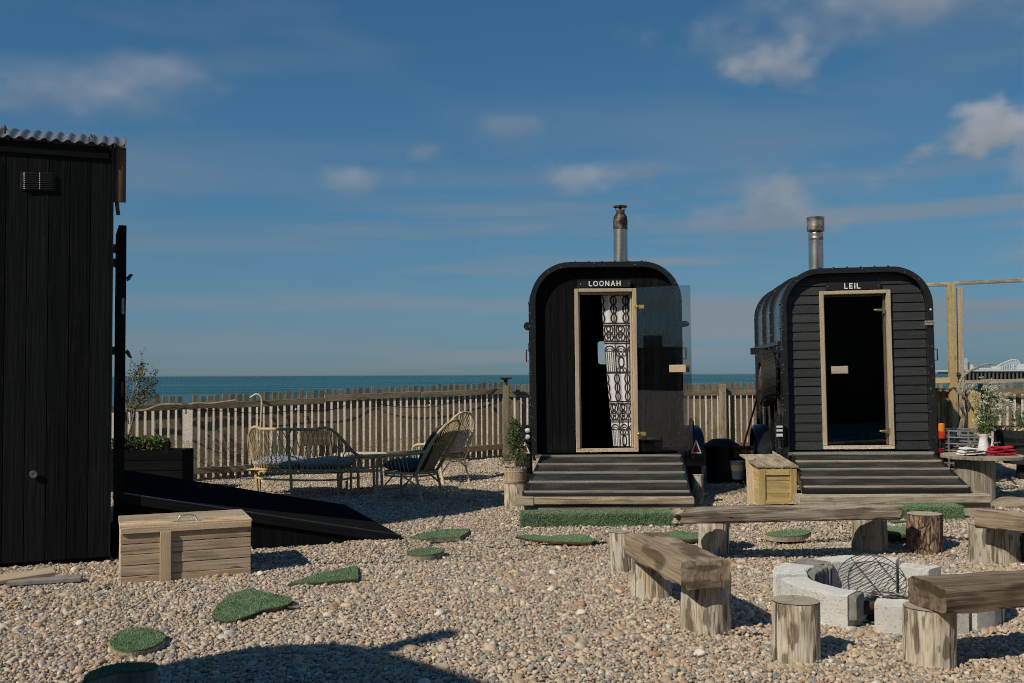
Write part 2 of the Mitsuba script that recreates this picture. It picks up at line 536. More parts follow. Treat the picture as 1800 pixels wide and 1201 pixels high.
def black_board(p, n, uv):
    pid = dr.floor(uv.y / 8 + 0.5)
    g = fbm(uv.x * 3, uv.y * 70, 2.0, 3)
    t = 0.75 + 0.5 * cell_rand(pid, 5)
    c = mix((0.016, 0.018, 0.0195), (0.030, 0.0335, 0.0355), g) * t
    scuff = smoothstep(0.66, 0.78, fbm(uv.x * 5, uv.y * 30, 7.0, 4))
    return mix(c, mi.Color3f(0.05, 0.052, 0.05), 0.3 * scuff)


scene['m_black_board'] = two(bump(grain(3, 80), 0.002, pr(proc(black_board), 0.55, 0.4)))
scene['m_black_plank'] = two(bump(grain(3, 80), 0.004, {'type': 'diffuse', 'reflectance': proc(lambda p, n, uv: black_board(p, n, uv) * 0.5)}))
scene['m_gable'] = two(pr((0.008, 0.009, 0.011), 0.28, 0.5))


def black_metal(p, n, uv):
    g = fbm(p.x * 9, p.y * 9, p.z * 9, 4)
    c = mix((0.008, 0.009, 0.011), (0.017, 0.018, 0.02), g)
    return mix(c, mi.Color3f(0.16, 0.15, 0.14), 0.8 * smoothstep(0.70, 0.76, fbm(p.x * 38, p.y * 38, p.z * 38, 3)))


scene['m_black_metal'] = two(pr(proc(black_metal), 0.38, 0.5))
scene['m_panel'] = two(pr((0.022, 0.027, 0.033), 0.22, 0.6))
scene['m_black'] = two(pr((0.012, 0.012, 0.013), 0.5, 0.4))
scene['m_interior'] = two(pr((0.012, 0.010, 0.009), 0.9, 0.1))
scene['m_rubber'] = two(pr((0.018, 0.018, 0.018), 0.6, 0.4))


def mat_rubber(p, n, uv):
    k = dr.sin(uv.x * 260) * dr.sin(uv.y * 330)
    dust = fbm(uv.x * 4, uv.y * 7, 3.0, 4)
    return mix((0.018, 0.018, 0.018), (0.06, 0.057, 0.052), 0.35 * (k > 0) + 0.7 * smoothstep(0.35, 0.75, dust))


scene['m_mat'] = two(pr(proc(mat_rubber), 0.6, 0.4))


def steel(p, n, uv):
    g = fbm(p.x * 20, p.y * 20, p.z * 7, 4)
    return mix((0.30, 0.28, 0.255), (0.58, 0.56, 0.53), g)


scene['m_steel'] = two(pr(proc(steel), 0.34, 0.5, metallic=0.9))


def sooty(p, n, uv):
    g = fbm(p.x * 25, p.y * 25, p.z * 11, 4)
    return mix((0.035, 0.03, 0.027), (0.20, 0.17, 0.14), smoothstep(0.35, 0.8, g))


scene['m_soot'] = two(pr(proc(sooty), 0.55, 0.5, metallic=0.6))


def tarnish(p, n, uv):
    g = fbm(p.x * 18, p.y * 18, p.z * 18, 4)
    return mix((0.17, 0.135, 0.11), (0.46, 0.42, 0.37), smoothstep(0.3, 0.7, g))


scene['m_tarnish'] = two(pr(proc(tarnish), 0.42, 0.5, metallic=0.8))
scene['m_zinc'] = two(pr(proc(lambda p, n, uv: mix((0.16, 0.17, 0.185), (0.27, 0.28, 0.30), fbm(p.x * 6, p.y * 6, p.z * 6, 4))), 0.45, 0.5, metallic=0.5))
scene['m_galv'] = two(pr((0.55, 0.56, 0.57), 0.35, 0.5, metallic=0.8))
scene['m_brass'] = two(pr((0.62, 0.46, 0.20), 0.3, 0.5, metallic=0.85))
scene['m_glass'] = {'type': 'thindielectric', 'int_ior': 1.52, 'specular_transmittance': rgb(0.54, 0.545, 0.55)}
scene['m_clear'] = {'type': 'thindielectric', 'int_ior': 1.2, 'specular_transmittance': rgb(0.93, 0.94, 0.95)}
scene['m_white'] = two(pr((0.78, 0.78, 0.78), 0.5, 0.4))
scene['m_enamel'] = two(pr((0.72, 0.73, 0.75), 0.25, 0.5))
scene['m_rattan'] = two(pr(proc(lambda p, n, uv: mix((0.44, 0.325, 0.17), (0.66, 0.51, 0.30), fbm(uv.x * 14, uv.y * 60, 0.0, 3))), 0.5, 0.4))
scene['m_rattan_pale'] = two(pr(proc(lambda p, n, uv: mix((0.52, 0.44, 0.29), (0.72, 0.63, 0.44), fbm(uv.x * 14, uv.y * 60, 0.0, 3))), 0.5, 0.4))
scene['m_navy'] = two(pr(proc(lambda p, n, uv: mix((0.045, 0.049, 0.060), (0.08, 0.086, 0.10), fbm(p.x * 30, p.y * 30, p.z * 30, 3))), 0.9, 0.2, sheen=0.3))
scene['m_grey_cloth'] = two(pr(proc(lambda p, n, uv: mix((0.25, 0.255, 0.29), (0.39, 0.395, 0.43), fbm(p.x * 12, p.y * 12, p.z * 12, 4))), 0.95, 0.2, sheen=0.3))
scene['m_white_cloth'] = two(pr((0.66, 0.65, 0.66), 0.95, 0.2))
scene['m_red_cloth'] = two(pr(proc(lambda p, n, uv: mix((0.30, 0.012, 0.03), (0.50, 0.03, 0.06), fbm(p.x * 30, p.y * 30, p.z * 30, 3))), 0.9, 0.2))
scene['m_red'] = two(pr((0.36, 0.02, 0.02), 0.4, 0.5))
scene['m_red_lens'] = two(pr((0.55, 0.03, 0.02), 0.15, 0.6))
scene['m_dark_red'] = two(pr((0.16, 0.008, 0.012), 0.3, 0.5))
scene['m_amber'] = two(pr((0.75, 0.22, 0.02), 0.15, 0.6))
scene['m_lens'] = two(pr((0.62, 0.64, 0.66), 0.12, 0.8))
scene['m_yellow'] = two(pr((0.55, 0.48, 0.14), 0.5, 0.4))
scene['m_rope'] = two(pr((0.40, 0.33, 0.23), 0.9, 0.2))
scene['m_soil'] = two(pr(proc(lambda p, n, uv: mix((0.02, 0.015, 0.01), (0.14, 0.09, 0.055), fbm(p.x * 40, p.y * 40, p.z * 40, 3))), 0.95, 0.1))
scene['m_drift'] = two(bump(grain(6, 70), 0.006, pr(proc(wood((0.36, 0.32, 0.26), (0.17, 0.145, 0.11), 70, 0.0, 0.1)), 0.85, 0.2)))
scene['m_rust'] = two(pr(proc(lambda p, n, uv: mix((0.05, 0.028, 0.015), (0.17, 0.105, 0.055), fbm(p.x * 14, p.y * 14, p.z * 8, 4))), 0.7, 0.4))


def concrete(p, n, uv):
    g = fbm(p.x * 16, p.y * 16, p.z * 16, 4)
    s = noise(p.x * 150, p.y * 150, p.z * 150)
    c = mix((0.48, 0.475, 0.46), (0.68, 0.675, 0.66), 0.6 * g + 0.4 * s)
    return c * (1 - 0.35 * smoothstep(0.72, 0.85, noise(p.x * 95, p.y * 95, p.z * 95 + 5)))


scene['m_concrete'] = two(bump(lambda p, n, uv: noise(p.x * 120, p.y * 120, p.z * 120), 0.004, pr(proc(concrete), 0.9, 0.2)))
scene['m_rough_stone'] = two(pr(proc(lambda p, n, uv: mix((0.13, 0.125, 0.115), (0.33, 0.32, 0.30), fbm(p.x * 22, p.y * 22, p.z * 22, 4))), 0.9, 0.2))
scene['m_ash'] = two(pr(proc(lambda p, n, uv: mix((0.03, 0.028, 0.025), (0.5, 0.49, 0.48), smoothstep(0.45, 0.7, fbm(p.x * 16, p.y * 16, 1.0, 4)))), 0.95, 0.1))
scene['m_char'] = two(pr((0.015, 0.013, 0.012), 0.8, 0.3))
vc = {'type': 'mesh_attribute', 'name': 'vertex_color'}
scene['m_stone'] = pr(vc, 0.62, 0.35)
scene['m_leaf'] = two(pr(vc, 0.55, 0.4))
scene['m_turf_base'] = two(pr((0.10, 0.150, 0.082), 0.9, 0.2))


def bed(p, n, uv):
    a, b, r = voronoi(p.x * 26, p.y * 26)
    c = mix((0.38, 0.30, 0.23), (0.64, 0.55, 0.45), cell_rand(r * 1000, 1))
    c = mix(c, mi.Color3f(0.30, 0.29, 0.285), 1.0 * (cell_rand(r * 1000, 7) > 0.72))
    return c * (0.72 + 0.28 * smoothstep(0.03, 0.22, b - a))


scene['m_gravel_bed'] = bump(lambda p, n, uv: 1 - voronoi(p.x * 26, p.y * 26)[0], 0.008, pr(proc(bed), 0.9, 0.2))


def waves(p, n, uv):
    return fbm(p.x * 0.35, p.y * 0.16, 0.0, 4) + 0.5 * fbm(p.x * 0.05, p.y * 0.02, 3.0, 3)


scene['m_sea'] = bump(waves, 0.9, pr(proc(lambda p, n, uv: mix((0.012, 0.062, 0.078), (0.034, 0.118, 0.128), smoothstep(0.3, 0.7, fbm(p.x * 0.010, p.y * 0.03, 1.0, 5)))), 0.35, 0.35))

# ------------------------------------------------------------------ the setting: gravel, sea
def ground_sheet():
    ys = np.concatenate([[-900, -400, -150, -60, -25, -12], np.arange(-6, 20.1, 0.3), np.arange(21, 64, 1.5), np.arange(64, 130, 3), [140, 170]])
    xs = np.concatenate([[-900, -300, -120, -60, -30, -16], np.arange(-11, 11.1, 0.35), [16, 30, 60, 120, 300, 900]])
    X, Y = np.meshgrid(xs, ys)
    Z = gz(X, Y) - 0.012
    sh0 = np.clip(66 + 0.75 * X, 46, 90)
    Z = Z - 8.0 * S(0, 70, Y - sh0)
    v = np.stack([X, Y, Z], -1).reshape(-1, 3)
    k = len(xs)
    i, j = np.meshgrid(np.arange(len(ys) - 1), np.arange(k - 1), indexing='ij')
    q = np.stack([i * k + j, i * k + j + 1, (i + 1) * k + j + 1, (i + 1) * k + j], -1).reshape(-1, 4)
    return Mesh().add(v, q, v[:, :2])


obj('beach_ground', ground_sheet(), 'm_gravel_bed', own=thing('beach_ground', 'flat shingle ground running out to the sea', None, kind='structure'), smooth=True)
sv = [[-40000, 66, -4.0], [40000, 66, -4.0], [40000, 60000, -4.0], [-40000, 60000, -4.0]]
obj('sea', Mesh().add(sv, [[0, 1, 2, 3]], np.array(sv)[:, :2]), 'm_sea', own=thing('sea', 'calm blue green sea to the horizon', None, kind='structure'))

TILE = 0.75


def pebble_tile(seed, sub, dens):
    r = np.random.default_rng(seed)
    t = trimesh.creation.icosphere(subdivisions=sub)
    base, tf = np.array(t.vertices), np.array(t.faces)
    V, Fc, C = [], [], []
    pts, rad = [], []
    tries = 0
    want = int(dens * TILE * TILE)
    P, R = np.zeros((0, 2)), np.zeros(0)
    while len(P) < want and tries < 60 * want:
        tries += 1
        p = r.uniform(0, TILE, 2)
        q = float(np.clip(r.lognormal(math.log(0.0118), 0.33), 0.0068, 0.030))
        if len(P) < 7:
            q = r.uniform(0.024, 0.036)
        if len(P):
            d = np.abs(P - p)
            d = np.minimum(d, TILE - d)
            if np.any((d ** 2).sum(1) < (0.66 * (R + q)) ** 2):
                if tries % 3:
                    continue
                q *= 0.6
                if np.any((d ** 2).sum(1) < (0.62 * (R + q)) ** 2):
                    continue
        P, R = np.vstack([P, p]), np.append(R, q)
    pal = np.array([(0.60, 0.49, 0.385), (0.53, 0.41, 0.30), (0.66, 0.57, 0.475), (0.47, 0.325, 0.215), (0.38, 0.355, 0.33), (0.25, 0.245, 0.245), (0.58, 0.45, 0.32), (0.43, 0.36, 0.29), (0.72, 0.67, 0.60), (0.46, 0.28, 0.17)])
    pw = np.array([0.21, 0.15, 0.15, 0.04, 0.16, 0.08, 0.07, 0.08, 0.05, 0.01])
    for k, (p, q) in enumerate(zip(P, R)):
        sh = np.array([r.uniform(0.85, 1.5), r.uniform(0.8, 1.05), r.uniform(0.5, 0.8)]) * q
        nz = 1 + 0.16 * r.normal(size=3)[None] * np.sin(base * r.uniform(1.2, 2.6, 3) + r.uniform(0, 6, 3))
        v = base * nz * sh
        v = v @ rot(r.uniform(0, 360), r.normal(0, 22), r.normal(0, 22)).T
        v = v + [p[0], p[1], r.uniform(-0.004, 0.010) + 0.25 * sh[2]]
        c = pal[r.choice(len(pal), p=pw)] * r.uniform(0.72, 1.0) * (1 + r.normal(0, 0.025, 3)) * [1.02, 1.0, 0.97]
        V.append(v)
        Fc.append(tf + k * len(base))
        C.append(np.broadcast_to(np.clip(c, 0.03, 0.85), (len(base), 3)))
    v = np.vstack(V) - [TILE / 2, TILE / 2, 0]
    return mikit.ply((v, np.vstack(Fc)), 'm_stone', smooth=True, color=np.vstack(C))


for k in range(3):
    scene[f'pebbles_near_{k}'] = {'type': 'shapegroup', 'stones': pebble_tile(100 + k, 1, 2800)}
    scene[f'pebbles_far_{k}'] = {'type': 'shapegroup', 'stones': pebble_tile(200 + k, 0, 2300)}
labels['gravel'] = {'label': 'loose tan and grey shingle pebbles covering the yard', 'category': 'gravel', 'kind': 'stuff'}
count = 0
for iy in range(int(3.6 / TILE), int(24 / TILE)):
    for ix in range(-14, 15):
        x, y = (ix + 0.5) * TILE, (iy + 0.5) * TILE
        if abs(x) - TILE > 0.56 * (y + 1.2):
            continue
        h = TILE / 2
        z = float(gz(x, y))
        a = float(gz(x + h, y) - gz(x - h, y)) / TILE
        b = float(gz(x, y + h) - gz(x, y - h)) / TILE
        Sh = np.array([[1, 0, 0, x], [0, 1, 0, y], [a, b, 1, z], [0, 0, 0, 1.0]])
        R4 = np.eye(4)
        R4[:3, :3] = rot(90 * int(rng.integers(4)))
        if rng.random() < 0.5:
            R4 = R4 @ np.diag([-1, 1, 1, 1.0])
        count += 1
        scene[f'gravel__{count:03d}'] = {'type': 'instance', 'to_world': T((Sh @ R4).tolist()), 'g': {'type': 'ref', 'id': f"pebbles_{'near' if y < 8.6 else 'far'}_{int(rng.integers(3))}"}}
# ------------------------------------------------------------------ town behind the eye (mirrored in the door glass)
scene['m_render_wall'] = two(pr(proc(lambda p, n, uv: mix((0.30, 0.28, 0.25), (0.45, 0.43, 0.39), fbm(p.x * 0.6, p.y * 0.6, p.z * 0.6, 4))), 0.9, 0.2))
scene['m_brick'] = two(pr(proc(lambda p, n, uv: mix((0.13, 0.095, 0.08), (0.22, 0.165, 0.135), fbm(p.x * 0.6, p.y * 0.6, p.z * 0.6, 4))), 0.9, 0.2))
scene['m_slate'] = two(pr((0.07, 0.07, 0.08), 0.7, 0.3))
scene['m_pane'] = two(pr((0.02, 0.025, 0.03), 0.1, 0.6))


def house(x, y, w, h, d, label, roof=1.6):
    k = thing('seafront_house', label, 'house')
    obj('wall', box((x, y, h / 2), (w, d, h), bev=0), 'm_render_wall' if h > 4 else 'm_brick', k)
    g = sg.Polygon([(-w / 2 - .2, 0), (w / 2 + .2, 0), (w / 2 - 1, roof), (-w / 2 + 1, roof)])
    r = obj('roof', extr(g, -d / 2, d / 2).tf((x, y, h)), 'm_slate', k)
    obj('chimney', box((x - w * 0.3, y, h + roof + .4), (0.9, 1.4, 1.4), bev=0), 'm_render_wall', r)
    n = max(2, int(w / 2.6))
    for s in range(max(1, int(h / 3.2))):
        for i in range(n):
            obj('window', box((x - w / 2 + (i + .5) * w / n, y + d / 2 + .03, 1.7 + 3.1 * s), (1.0, 0.06, 1.7), bev=0), 'm_pane', k)


for i, (x, w, h) in enumerate([(-9, 10, 5.2), (-1, 6, 9.5), (6, 8, 13.0), (15, 9, 14.5), (25, 10, 12.5)]):
    house(x, -36 - (i % 2), w, h, 9, ['low rendered seafront house at the left end of the tall row', 'narrow three storey rendered house behind the yard', 'tall rendered seafront house behind the yard', 'tallest rendered house in the seafront row', 'tall rendered house at the right end of the row'][i])
for i, (x, w, h) in enumerate([(-24, 9, 2.9), (-36, 12, 2.5), (-49, 9, 2.8)]):
    house(x, -40, w, h, 6, ['low flat fronted brick seafront building nearest the tall row', 'wide low seafront building between two others', 'low seafront building furthest to the left'][i], 0.6)

# hut outside the frame whose shadow lies on the gravel in front
uu, vv = np.array([0.70, -0.714, 0]), np.array([0.697, 0.717, 0])
hb = thing('shadow_hut', 'black round shouldered hut with a flue, left of the eye, casting the shadow in front', 'hut')
HY = math.degrees(math.atan2(uu[1], uu[0]))
ho = uu * -5.15 + vv * -0.38
g = unary_union([sg.Point(0.62, 2.28).buffer(0.62), sg.box(0.62, 2.0, 3.4, 2.90), sg.box(0, 0.1, 3.4, 2.28)])
obj('body', extr(g, -2.2, 0.0).tf(ho, HY), 'm_black', hb)
obj('flue', tube([(0.62, -0.15, 2.8), (0.62, -0.15, 3.38)], 0.085, 12).tf(ho, HY), 'm_soot', hb)
obj('log_store', extr(sg.box(-0.55, 0.0, -0.01, 1.62), -0.9, -0.05).tf(ho, HY), 'm_black', hb)


tb_ = thing('timber_building', 'black timber beach building behind the eye', 'building')
obj('wall', extr(sg.box(2.6, 0.0, 22, 4.25), -5.2, -2.45).tf(uu * -5.15, HY), 'm_black', tb_)
obj('roof', extr(sg.Polygon([(2.4, 4.255), (22.2, 4.255), (21.2, 4.40), (3.4, 4.40)]), -5.3, -2.4).tf(uu * -5.15, HY), 'm_slate', tb_)


# ------------------------------------------------------------------ horse trailers turned into saunas
def outline(W, z0, z1, r, k=14):
    a = np.linspace(0, math.pi / 2, k)
    pts = [(-W / 2, z0), *[(-W / 2 + r - r * math.cos(t), z1 - r + r * math.sin(t)) for t in a],
           *[(W / 2 - r + r * math.sin(t), z1 - r + r * math.cos(t)) for t in a], (W / 2, z0)]
    return sg.Polygon(pts)


def ringshape(W, z0, z1, r, th):
    return outline(W, z0, z1, r).difference(outline(W - 2 * th, z0 - 1, z1 - th, max(r - th, 0.05)))


class Trailer:
    pass


def trailer(tag, label, xl, xr, ytop, yfloor, Yf, yaw, lean, L, r, boards, px_door, y_door, zbot):
    t = Trailer()
    cxp = (xl + xr) / 2
    c = PY(cxp, yfloor, Yf)
    t.o = np.array([c[0], c[1], 0.0])
    t.zf = c[2]
    t.W = (xr - xl) / F * Yf
    t.zt = PY(cxp, ytop, Yf)[2]
    t.yaw, t.lean = yaw, lean
    D = 0.12                                            # the rim stands this far in front of the boarded face
    k = t.k = thing('sauna_trailer', label, 'trailer')

    def put(name, mesh, mat, parent=None, **kw):
        return obj(name, mesh.tf((0, 0, -t.zf), 0).tf((0, 0, 0), 0, 0, lean).tf((t.o[0], t.o[1], t.zf), yaw), mat, parent or k, **kw)
    t.put = put

    def lx(x, y=0.0):                                   # photo column -> local x on the boarded face
        return (PY(x, yfloor, Yf + D)[0] - t.o[0]) / math.cos(math.radians(yaw))

    def lz(x, y):
        return PY(x, y, Yf + D)[2]
    t.lx, t.lz = lx, lz
    W, zf, zt = t.W, t.zf, t.zt
    put('shell', extr(ringshape(W - 0.03, zf - 0.08, zt - 0.015, r, 0.035), D - 0.1, L), 'm_panel', smooth=False)
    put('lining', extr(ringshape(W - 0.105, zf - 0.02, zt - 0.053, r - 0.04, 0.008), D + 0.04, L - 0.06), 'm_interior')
    put('rim', extr(ringshape(W, zf - 0.04, zt, r, 0.062), 0.0, D + 0.06), 'm_black_metal')
    for q in (0.95, 1.75, L - 0.06):
        put('rib', extr(ringshape(W + 0.035, zf - 0.06, zt + 0.018, r, 0.05), q, q + 0.055), 'm_black_metal')
    put('side_rail', box((-W / 2 - 0.012, L / 2 + .1, zf + 1.28), (0.03, L - 0.1, 0.05), along=1), 'm_black_metal')
    put('side_rail', box((W / 2 + 0.012, L / 2 + .1, zf + 1.28), (0.03, L - 0.1, 0.05), along=1), 'm_black_metal')
    put('chassis', box((0, L / 2 + 0.1, zf - 0.09), (W - 0.25, L - 0.1, 0.14), along=1), 'm_black')
    put('skirt', box((0, L / 2 + 0.3, (zf - 0.16 + 0.1) / 2), (W - 0.5, L - 0.8, zf - 0.26), along=1), 'm_black')
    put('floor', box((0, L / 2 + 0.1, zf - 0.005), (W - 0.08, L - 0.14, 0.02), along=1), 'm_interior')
    inner = outline(W - 0.13, zf + 0.002, zt - 0.07, r - 0.06)
    dx0, dx1 = lx(px_door[0]), lx(px_door[1])
    dz0, dz1 = zf, lz(cxp, y_door)
    t.door = (dx0, dx1, dz0, dz1)
    hole = sg.box(dx0, zf - 1, dx1, dz1)
    if boards[0] == 'vertical':
        p = boards[1]
        x0 = -W / 2 - 0.03
        while x0 < W / 2:
            g = inner.intersection(sg.box(x0 + 0.003, 0, x0 + p - 0.003, 5)).difference(hole)
            if not g.is_empty and g.area > 0.003:
                for gg in getattr(g, 'geoms', [g]):
                    put('front_board', extr(gg, D + rng.uniform(0, 0.004), D + 0.022, 'z'), 'm_black_plank')
            x0 += p
        put('backing', extr(inner.difference(hole), D + 0.023, D + 0.035), 'm_black')
    else:
        p = boards[1]
        z0 = zf + 0.0
        while z0 < zt:
            g = inner.intersection(sg.box(-3, z0 + 0.002, 3, z0 + p - 0.001)).difference(hole)
            if not g.is_empty and g.area > 0.003:
                for gg in getattr(g, 'geoms', [g]):
                    b = extr(gg, D, D + 0.014)
                    b.v = [v + np.stack([0 * v[:, 2], -0.018 * (1 - (v[:, 2] - z0) / p), 0 * v[:, 2]], 1) for v in b.v]   # laps over the next lower board
                    put('front_board', b, 'm_black_board')
            z0 += p
        put('backing', extr(inner.difference(hole), D + 0.016, D + 0.03), 'm_black')
    # door frame
    j = 0.047
    df = put('door_frame', bar((dx0, D - 0.01, zf + 0.03), (dx1, D - 0.01, zf + 0.03), 0.10, 0.04), 'm_frame')
    put('jamb', bar((dx0 + j / 2, D - 0.012, zf + 0.052), (dx0 + j / 2, D - 0.012, dz1 - 0.002), 0.085, j, (1, 0, 0)), 'm_frame', df)
    put('jamb', bar((dx1 - j / 2, D - 0.012, zf + 0.052), (dx1 - j / 2, D - 0.012, dz1 - 0.002), 0.085, j, (1, 0, 0)), 'm_frame', df)
    put('head', bar((dx0 + j + .002, D - 0.010, dz1 - 0.022), (dx1 - j - .002, D - 0.010, dz1 - 0.022), 0.084, 0.042), 'm_frame', df)
    for s, xx in ((1, dx0 + j), (-1, dx1 - j)):         # inner stop of the frame
        put('stop', bar((xx + s * 0.011, D + 0.06, zf + 0.055), (xx + s * 0.011, D + 0.06, dz1 - 0.045), 0.06, 0.02, (1, 0, 0)), 'm_frame', df)
    put('stop', bar((dx0 + j + .025, D + 0.06, dz1 - 0.056), (dx1 - j - .025, D + 0.06, dz1 - 0.056), 0.06, 0.02), 'm_frame', df)
    put('sill', box((0, 0.02, zf - 0.035), (W - 0.08, 0.10, 0.035)), 'm_galv')
    return t


t1 = trailer('a', 'black round roofed sauna trailer with vertical boards, its glass door open beside a patterned curtain', 935, 1202, 460, 797, 11.68, -1.0, -0.35, 2.7, 0.47,
             ('vertical', 0.092), (1012.5, 1121.5), 507.5, 0)
t2 = trailer('b', 'black round roofed sauna trailer with horizontal boards, its dark glass door shut', 1383, 1641.5, 470, 792, 11.70, -7.5, -0.65, 2.75, 0.46,
             ('horizontal', 0.1085), (1446.5, 1566), 511, 0)

# --- first trailer
t = t1
W, L, zf, zt = t.W, 2.7, t.zf, t.zt
dx0, dx1, dz0, dz1 = t.door
inner = outline(W - 0.13, zf + 0.002, zt - 0.07, 0.40)
wx0 = 1.284 - t.o[0] - 0.047
win = sg.box(wx0, 1.74, wx0 + 0.42, 1.99).buffer(0.04)
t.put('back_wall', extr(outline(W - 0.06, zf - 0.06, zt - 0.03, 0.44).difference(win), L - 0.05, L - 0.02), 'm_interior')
t.put('sign', box(((t.lx(1018) + t.lx(1112)) / 2, 0.075, t.lz(1065, 500)), (t.lx(1112) - t.lx(1018), 0.02, 0.085)), 'm_black', label='black name board lettered LOONAH in white')
sgn = f'{t.k}__sign'


def letters(text, h):
    M_, x = Mesh(), 0.0
    for c in text:
        m = meshkit.text_mesh(c, h, 0.003, bold=True)
        v = np.array(m.vertices)
        w = v[:, 0].max() - v[:, 0].min()
        M_.add(np.stack([v[:, 0] - v[:, 0].min() + x, -v[:, 2], v[:, 1]], 1), m.faces)
        x += w + h * 0.26
    M_.v = [v - [(x - h * 0.26) / 2, 0, 0] for v in M_.v]
    return M_


t.put('lettering', letters('LOONAH', 0.058).tf((t.lx(1066), 0.0645, t.lz(1065, 503.5)), 0), 'm_white', sgn)
for x in (1023, 1108):
    t.put('screw', blob((t.lx(x), 0.063, t.lz(1065, 500)), 0.006), 'm_galv', sgn)
# open door of tinted glass, swung back on its hinges
hx = dx1 - 0.02
dl = 0.655
ang = math.radians(-26)
di = np.array([math.cos(ang), math.sin(ang), 0])
p0 = np.array([hx + 0.015, 0.035, 0])
gl = [p0 + [0, 0, zf + 0.04], p0 + di * dl + [0, 0, zf + 0.04], p0 + di * dl + [0, 0, dz1 + 0.0], p0 + [0, 0, dz1 + 0.0]]
dr_ = t.put('door', Mesh().add(gl, [[0, 1, 2, 3]]), 'm_glass', label='tinted glass door standing open')
hp = p0 + di * 0.42 + [0, 0, t.lz(1190, 649)]
nn = np.array([math.sin(ang), -math.cos(ang), 0])
t.put('handle', bar(hp + nn * 0.03 - di * 0.02, hp + nn * 0.03 + di * 0.18, 0.028, 0.085), 'm_frame', dr_)
t.put('handle', bar(hp - nn * 0.03 + di * 0.0, hp - nn * 0.03 + di * 0.2, 0.028, 0.085), 'm_frame', dr_)
for y in (541, 762):
    t.put('hinge', blob(p0 + [0.0, -0.03, t.lz(1121, y)], (0.024, 0.024, 0.024), 2, 0, 0), 'm_brass', dr_)
    t.put('hinge_plate', box(p0 + di * 0.05 + [0, -0.012, t.lz(1121, y)], (0.09, 0.012, 0.045), -26), 'm_brass', dr_)


# patterned curtain, gathered to the right
def curtain_print(p, n, uv):
    u, v = uv.x * 2.6, uv.y                            # three pattern columns across, v in metres from the hem
    per = 0.94
    a = v - per * dr.floor(v / per)                     # place within one repeat
    fu = u - dr.floor(u)
    col = dr.floor(u)
    cu = dr.abs(fu - 0.5)
    ink = mi.Float(0)

    def on(m):
        return dr.select(m, 1.0, 0.0)

    def ring(x, y, cx, cy, rx, ry, w):
        d = dr.sqrt(((x - cx) / rx) ** 2 + ((y - cy) / ry) ** 2)
        return on(dr.abs(d - 1) < w)
    line = on(cu > 0.44)
    # band A: scalloped panels
    A = (a > 0.60) & (a < 0.92)
    ph = (a - 0.60) / 0.106
    sc = 0.5 - 0.22 - 0.13 * dr.abs(dr.sin(ph * math.pi))
    inkA = on(dr.abs((0.5 - cu) - (0.5 - sc - 0.12)) < 0.075)
    # band B: stacked circles between double lines
    B = (a > 0.34) & (a < 0.60)
    inkB = dr.maximum(ring(fu, a, 0.5, 0.525, 0.15, 0.033, 0.4), ring(fu, a, 0.5, 0.455, 0.17, 0.036, 0.38))
    inkB = dr.maximum(inkB, ring(fu, a, 0.5, 0.398, 0.12, 0.024, 0.42))
    inkB = dr.maximum(inkB, ring(fu, a, 0.5, 0.51, 0.36, 0.058, 0.17))
    inkB = dr.maximum(inkB, ring(fu, a, 0.5, 0.425, 0.38, 0.052, 0.17))
    for q in (0.592, 0.565, 0.372, 0.348):
        inkB = dr.maximum(inkB, on(dr.abs(a - q) < 0.0095))
    # band C: arches
    C = (a > 0.25) & (a < 0.34)
    inkC = dr.maximum(ring(fu, a, 0.5, 0.255, 0.42, 0.062, 0.15), ring(fu, a, 0.5, 0.255, 0.30, 0.030, 0.2))
    inkC = dr.maximum(inkC, on(dr.abs(a - 0.256) < 0.007))
    # band D: stripes, or a long eye between small rings
    Dm = a < 0.25
    alt = dr.abs(col - 2 * dr.floor(col / 2)) < 0.5
    st = fu * 5.5
    inkS = on(dr.abs(st - dr.floor(st) - 0.5) < 0.2)
    inkE = ring(fu, a, 0.5, 0.125, 0.24, 0.066, 0.28)
    for cx in (0.2, 0.5, 0.8):
        for cy in (0.222, 0.028):
            inkE = dr.maximum(inkE, ring(fu, a, cx, cy, 0.12, 0.026, 0.3))
    ink = dr.select(A, inkA, dr.select(B, inkB, dr.select(C, inkC, dr.select(Dm, dr.select(alt, inkS, inkE), 0.0))))
    ink = dr.maximum(ink, line)
    ink = dr.maximum(ink, on((a > 0.925) | (a < 0.012)))
    return mix((0.66, 0.65, 0.67), (0.035, 0.031, 0.030), ink)


scene['m_curtain'] = two(pr(proc(curtain_print), 0.9, 0.2))
nu, nv = 60, 40
cv, cuv = [], []
yc0, yc1 = 515, 786
for j in range(nv + 1):
    q = j / nv
    py = yc1 + (yc0 - yc1) * q
    xl = np.interp(q, [0, 0.25, 0.6, 1], [1079, 1074, 1066, 1060])
    for i in range(nu + 1):
        s = i / nu
        x = xl + (1116 - xl) * s
        fold = 0.010 * math.sin(s * 13 + q * 1.2) + 0.004 * math.sin(s * 31 + 2 + q * 3)
        cv.append((t.lx(x), 0.27 + fold * (1.2 - 0.3 * q), t.lz(x, py)))
        cuv.append((s * 0.97 + 0.02, t.lz(x, py) - t.lz(1090, yc1) + 0.06))
i, j = np.meshgrid(np.arange(nv), np.arange(nu), indexing='ij')
k = nu + 1
cur = thing('curtain', 'white curtain with black hand drawn pattern hanging in the open trailer door', 'curtain')
m = Mesh().add(cv, np.stack([i * k + j, i * k + j + 1, (i + 1) * k + j + 1, (i + 1) * k + j], -1).reshape(-1, 4), cuv)
obj('cloth', m.tf((t.o[0], t.o[1], 0), t.yaw), 'm_curtain', cur, smooth=True)
obj('rail', tube([PY(1020, 514, 12.07), PY(1116, 514, 12.07)], 0.008), 'm_galv', cur)
# flue
fc = np.array([PY(1091, 460, 12.45)[0], 12.45])


